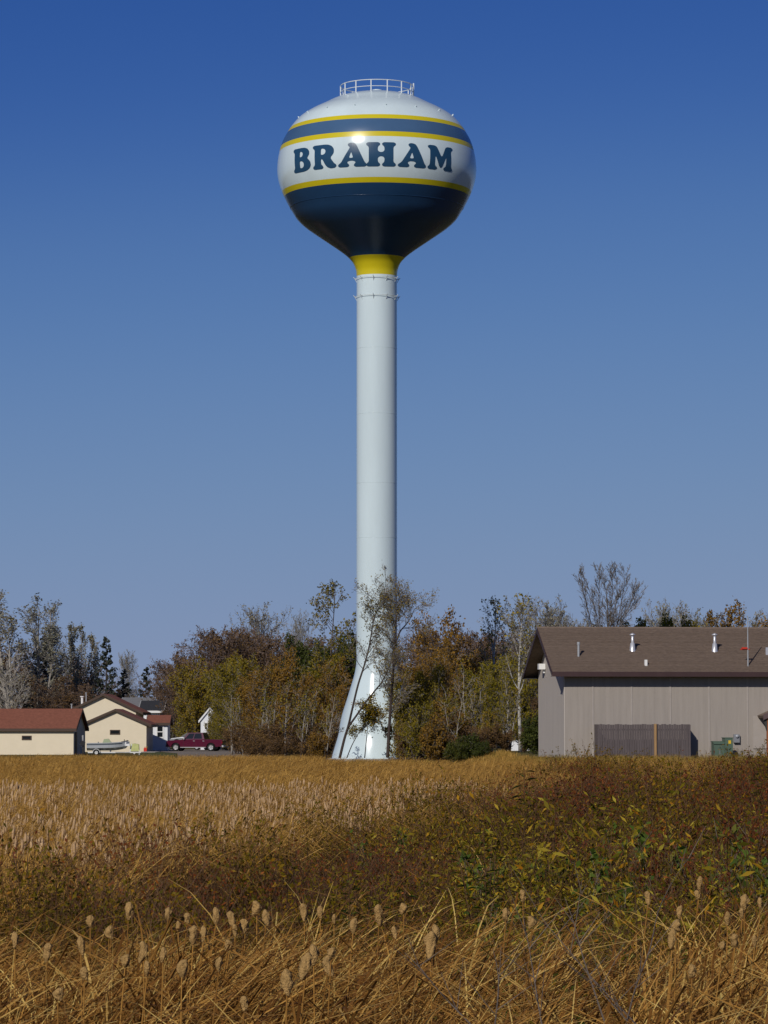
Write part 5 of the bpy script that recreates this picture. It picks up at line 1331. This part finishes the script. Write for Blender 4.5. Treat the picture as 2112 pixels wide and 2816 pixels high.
head_m = two(reed_clump, [dict(seed=40 + k, n=34, rad=.5, hmin=1.25, hmax=2.05, w=.021, seg=6, lean=.55, heads=5) for k in range(4)], ('reed_far', 'fluff_far'), 'reed_clump')
scatter('seeding_reeds', head_far, head_m, 'stuff', 'pale belt of reeds thick with fluffy seed heads across the middle marsh', 'reeds')
olive_m = two(shrub_clump, [dict(seed=60 + k, stems=14, h=1.9, rad=.55, leaves=34, lsize=.060, lw=.22, low=.45) for k in range(4)], ('stem_wine', 'shrub_olive'), 'thicket_clump')
scatter('olive_thicket', olive, olive_m, 'stuff', 'dark thicket with small olive and yellow leaves in the middle marsh', 'thicket')
wine_m = two(shrub_clump, [dict(seed=70 + k, stems=18, h=1.9, rad=.55, leaves=11, lsize=.055, lw=.24) for k in range(4)], ('stem_wine', 'shrub_red'), 'thicket_clump')
scatter('twiggy_thicket', wine, wine_m, 'stuff', 'dark purple brown twiggy thicket with few leaves in the middle marsh', 'thicket')
red_m = two(shrub_clump, [dict(seed=80 + k, stems=14, h=1.85, rad=.6, leaves=30, lsize=.062, lw=.22) for k in range(4)], ('stem_wine', 'shrub_red'), 'thicket_clump')
scatter('red_thicket', right_red, red_m, 'stuff', 'wine red and rust coloured thicket on the right side of the marsh', 'thicket')
wil_m = two(shrub_clump, [dict(seed=90 + k, stems=11, h=1.9, rad=.55, leaves=32, lsize=.085, lw=.13, low=.4, big=2.0) for k in range(5)], ('stem_wine', 'willow_leaf'), 'willow_clump')
scatter('willow_thicket', willow, wil_m, 'stuff', 'willow thicket with long green, yellow and orange leaves right of centre', 'thicket')
scr_m = two(shrub_clump, [dict(seed=100 + k, stems=18, h=1.55, rad=.6, leaves=7, lsize=.075, lw=.22) for k in range(4)], ('stem_wine', 'shrub_olive'), 'scrub_clump')
scatter('low_scrub', low_scrub, scr_m, 'stuff', 'low dark twiggy scrub behind the foreground reeds', 'scrub')
weed_m = two(shrub_clump, [dict(seed=110 + k, stems=9, h=1.35, rad=.5, leaves=30, lsize=.075, lw=.28) for k in range(3)], ('stem_grey', 'weed_leaf'), 'weed_clump')
scatter('green_weeds', weeds, weed_m, 'stuff', 'fresh green weeds growing among the foreground reeds on the right', 'weeds')
mea_m = two(reed_clump, [dict(seed=120 + k, n=34, rad=.7, hmin=.25, hmax=.75, w=.028, seg=3, lean=.4) for k in range(3)], ('meadow', 'fluff_far'), 'grass_tuft')
scatter('meadow_grass', meadow, mea_m, 'stuff', 'yellow green rough grass on the bank below the shed and tower', 'grass')

dry_m = two(reed_clump, [dict(seed=130 + k, n=34, rad=.7, hmin=.25, hmax=.7, w=.028, seg=3, lean=.45) for k in range(3)], ('reed_far', 'fluff_far'), 'grass_tuft')
scatter('dry_grass', dry_bank, dry_m, 'stuff', 'low ochre dry grass between the marsh edge and the gravel drive', 'grass')

# -- single cattails of the foreground with their fluffy heads
def z5(x, y): return x / 1.571, 2060 + y / 1.571
def z6(x, y): return 1056 + x / 1.571, 2060 + y / 1.571
HEADS = [z5(*q) for q in ((555,700),(390,745),(725,715),(808,735),(770,765),(935,720),(1000,735),(1015,785),(1110,690),(1150,730),(1055,765),(1315,705),(1383,705),(1443,735),(1525,765),(1637,720),(65,825),(470,795),(350,850),(540,915),(620,880),(365,970),(635,950),(785,950),(835,805),(945,930),(990,850),(1320,940),(1430,880),(1415,940),(1055,1100),(705,890),(1355,890),(205,880),(880,800),(250,1060),(1240,1010))]
HEADS += [z6(*q) for q in ((85,690),(525,720),(600,635),(45,795),(225,800),(1140,645),(1275,705),(1262,765),(1365,580),(1355,630),(1555,670),(1545,710),(1625,670),(1485,730),(1515,830),(1600,830),(640,750),(1245,820),(1460,850),(200,850),(1330,960))]
def fluffy(seed):
    rr = random.Random(seed); bm = bmesh.new()
    bmesh.ops.create_icosphere(bm, subdivisions=3, radius=1)
    L, r = rr.uniform(.045, .085), rr.uniform(.018, .034)
    bend = rr.uniform(-.03, .03)
    for v in bm.verts:
        p = v.co.copy(); n_ = noise.noise(p * 1.8 + Vector((seed, 0, 0))) * .55 + noise.noise(p * 5 + Vector((0, seed, 0))) * .45
        w = r * (1 + n_) * (1.0 + .25 * p.z)
        v.co = (p.x * w + bend * p.z ** 2, p.y * w, p.z * L)
    me = bpy.data.meshes.new('seed_head'); bm.to_mesh(me); bm.free(); me.materials.append(M['fluff'])
    me.polygons.foreach_set('use_smooth', [True] * len(me.polygons)); return me
fl = [fluffy(k) for k in range(9)]
def leaf_blade(seed, h):
    rr = random.Random(seed); b, _ = reed_clump(seed, 1, .02, h * .8, h, .02, 7); return b.mesh('leaf', M['reed'])
lv = [leaf_blade(200 + k, 1.9) for k in range(8)]
crng = random.Random(9)
EXTRA = {}
low = max(range(len(HEADS)), key=lambda i: HEADS[i][1])
EXTRA[low] = 'lowest fluffy cattail head, alone near the bottom edge left of centre'
EXTRA[45] = 'pale cattail head standing highest on the right, over the dark thicket'
for i, (px, py) in enumerate(HEADS):
    Y = 1.66 * F / (py - HORIZON) + crng.uniform(-2.2, 1.4)
    Y = max(18.5, Y)
    p = at(px, py, Y); z0 = ground_z(p.x, Y)
    lean = Vector((crng.uniform(-.02, .14), crng.uniform(-.06, .04)))
    h = p.z - z0
    o = empty('cattail', (p.x - lean.x * h, Y - lean.y * h, z0), 0, EXTRA.get(i, 'cattail with pale fluffy seed head among the foreground reeds'), 'cattail', 'cattails in the foreground')
    o['row_x'], o['row_y'] = px, py; o['own_label'] = i in EXTRA
    b = MB(); b.tube([(0, 0, 0), (lean.x * h * .45, lean.y * h * .45, h * .5), (lean.x * h, lean.y * h, h - .05)], [.008, .007, .005], 5); b.build('stem', M['reed'], o)
    hd = bpy.data.objects.new('seed_head', fl[i % len(fl)]); col.objects.link(hd); hd.parent = o; hd.location = (lean.x * h, lean.y * h, h)
    hd.rotation_euler = (crng.uniform(-.15, .15), lean.x + crng.uniform(-.1, .2), crng.uniform(0, 6.28)); k = crng.uniform(.75, 1.15); hd.scale = (k, k, k * crng.uniform(.9, 1.2))
    for q in range(2):
        l = bpy.data.objects.new('leaf', lv[crng.randrange(len(lv))]); col.objects.link(l); l.parent = o; l.rotation_euler = (0, 0, crng.gauss(0, .6)); l.scale = (1, 1, crng.uniform(.8, 1.05))

# -- the single plants that stand out of the thicket
def long_leaved(name, px, top, Y, label, leafm, stems, h0=.4, nleaf=34, lsize=.22, lw=.12, seed=1, stemm='stem_wine'):
    x = gx(px, Y); z0 = ground_z(x, Y); H = at(px, top, Y).z - z0
    rr = random.Random(seed)
    o = empty(name, (x, Y, z0), 0, label, 'plant')
    st, lf = MB(), MB()
    for k in range(stems):
        a = rr.uniform(0, 6.28); d = Vector((math.cos(a) * .12 * (k > 0) * (1 + k * .2), math.sin(a) * .12, 1)); hh = H * (1 if k == 0 else rr.uniform(.7, .97))
        P3 = [Vector((0, 0, 0)), d * hh * .5 + Vector((.03, 0, 0)), d * hh]
        st.tube(P3, [.012, .009, .004], 4)
        for j in range(nleaf):
            t = h0 + (1 - h0) * j / nleaf; q = P3[0].lerp(P3[1], t * 2) if t < .5 else P3[1].lerp(P3[2], t * 2 - 1)
            az = j * 2.4 + rr.uniform(-.3, .3); a_ = Vector((math.cos(az), math.sin(az), rr.uniform(-.15, .5))).normalized(); c_ = a_.cross(Vector((0, 0, 1))).normalized()
            z = lsize * rr.uniform(.7, 1.2) * (1.15 - .5 * t); mid = q + a_ * z * .5
            lf.v += [tuple(q), tuple(mid + c_ * z * lw), tuple(q + a_ * z - Vector((0, 0, z * .2))), tuple(mid - c_ * z * lw)]
            n_ = len(lf.v); lf.f.append((n_-4, n_-3, n_-2, n_-1)); lf.m.append(0)
    st.build('stem', M[stemm], o); lf.build('leaves', M[leafm], o)
long_leaved('leafy_weed', 1442, 2112, 62, 'tall dark leafy weed standing above the reeds in front of the shed gable', 'leaf_green', 2, .35, 30, .42, .12, 3)
long_leaved('leafy_weed', 1650, 2150, 66, 'grey green leafy weed in the thicket below the plank fence', 'weed_leaf', 3, .5, 22, .3, .12, 4)
long_leaved('leafy_weed', 2085, 2105, 70, 'dark leafy weed at the right frame edge above the red thicket', 'leaf_green', 2, .55, 16, .4, .12, 5)
long_leaved('willow_sprig', 960, 2405, 36, 'fresh green willow sprig just left of centre over the dark scrub', 'weed_leaf', 3, .6, 16, .22, .13, 6)
long_leaved('willow_sprig', 1110, 2395, 35.5, 'pale green willow sprig right of centre at the top of the near reeds', 'weed_leaf', 3, .55, 18, .22, .14, 7)
long_leaved('willow_sprig', 1330, 2270, 43, 'broad leaved green willow sprig in the middle of the willow thicket', 'weed_leaf', 4, .45, 24, .26, .13, 8)
# saplings at the shed foot
for px, tp, Y, lb in ((1585, 2050, 186, 'small leafless weed against the shed left of the plank fence'), (2030, 2058, 185, 'small yellow green sapling beside the green cabinet'), (2088, 2050, 185, 'yellow green sapling at the shed foot near the right edge'), (1560, 2062, 186, 'short dry weed at the shed front corner')):
    tree('sapling', 'sapling', px, tp, Y, lb, 'sapling', wide=1.6)
# grey dead canes on the right foreground
def canes(name, lines, Y, label):
    b0 = at(*lines[0][0], Y); z0 = ground_z(b0.x, Y); base = Vector((b0.x, Y, z0))
    o = empty(name, base, 0, label, 'dead canes')
    rr = random.Random(len(label)); 
    for ln in lines:
        P3 = [at(px, py, Y + .4 * i) - base for i, (px, py) in enumerate(ln)]
        P3 = [P3[0] + (P3[0] - P3[1]).normalized() * 1.2] + P3
        b = MB(); b.tube(catmull3(P3, 3), [.0065 - .005 * k / (3 * (len(P3) - 1)) for k in range(3 * (len(P3) - 1) + 1)], 5)
        for k in range(6):
            i = rr.randrange(1, len(P3) - 1); q = P3[i].lerp(P3[i+1], rr.random()) if i + 1 < len(P3) else P3[i]
            b.tube([q, q + Vector((rr.uniform(-.25, .25), rr.uniform(-.1, .1), rr.uniform(.12, .35)))], [.004, .0015], 3, False)
        b.build('cane', M['stem_grey'], o)
canes('dead_shrub', [[z6(1085, 1185), z6(990, 1085), z6(890, 980), z6(790, 860), z6(690, 740), z6(620, 620)], [z6(1060, 1185), z6(950, 1060), z6(850, 930)], [z6(1045, 1188), z6(1090, 1020), z6(1150, 860), z6(1185, 700), z6(1260, 550), z6(1340, 440)], [z6(900, 1020), z6(860, 900), z6(820, 750), z6(780, 640)]], 21.5, 'grey dead shrub with long leaning canes in the right foreground')
canes('dead_shrub', [[z6(370, 1185), z6(250, 1060), z6(160, 950), z6(90, 880)], [z6(480, 1185), z6(495, 1040), z6(490, 950), z6(470, 860)], [z6(680, 1185), z6(650, 1000), z6(625, 850), z6(600, 720)]], 20.5, 'thin grey dead canes in the foreground right of centre')

# -- things that look alike are told apart by their order from the left
W1 = 'second third fourth fifth sixth seventh eighth ninth tenth eleventh twelfth thirteenth fourteenth fifteenth sixteenth seventeenth eighteenth nineteenth twentieth'.split()
W2 = 'first second third fourth fifth sixth seventh eighth ninth'.split()
ORD = ['leftmost'] + [w + ' from the left' for w in W1 + ['twenty-' + w for w in W2]]
groups = {}
for o in list(col.objects):
    if o.parent is None and o.get('group'): groups.setdefault(o['group'], []).append(o)
for g, os_ in groups.items():
    if g == 'cattails in the foreground':
        rows = {}
        for o in os_:
            px = 1056 + o.location.x / o.location.y * F; hi = o['row_y'] < 2540
            rows.setdefault((hi, px < 1056), []).append(o)
        for (hi, left), L in rows.items():
            L.sort(key=lambda o: o['row_x'])
            for k, o in enumerate(L):
                if not o.get('own_label'): o['label'] = 'fluffy cattail head, %s in the %s row of the %s half' % (ORD[k] if k < len(ORD) else 'farthest right', 'upper' if hi else 'lower', 'left' if left else 'right')
        continue
    os_.sort(key=lambda o: o.location.x / o.location.y)
    for k, o in enumerate(os_): o['label'] = '%s of the %s' % (ORD[k], g) if k == 0 else '%s among the %s' % (ORD[k], g)
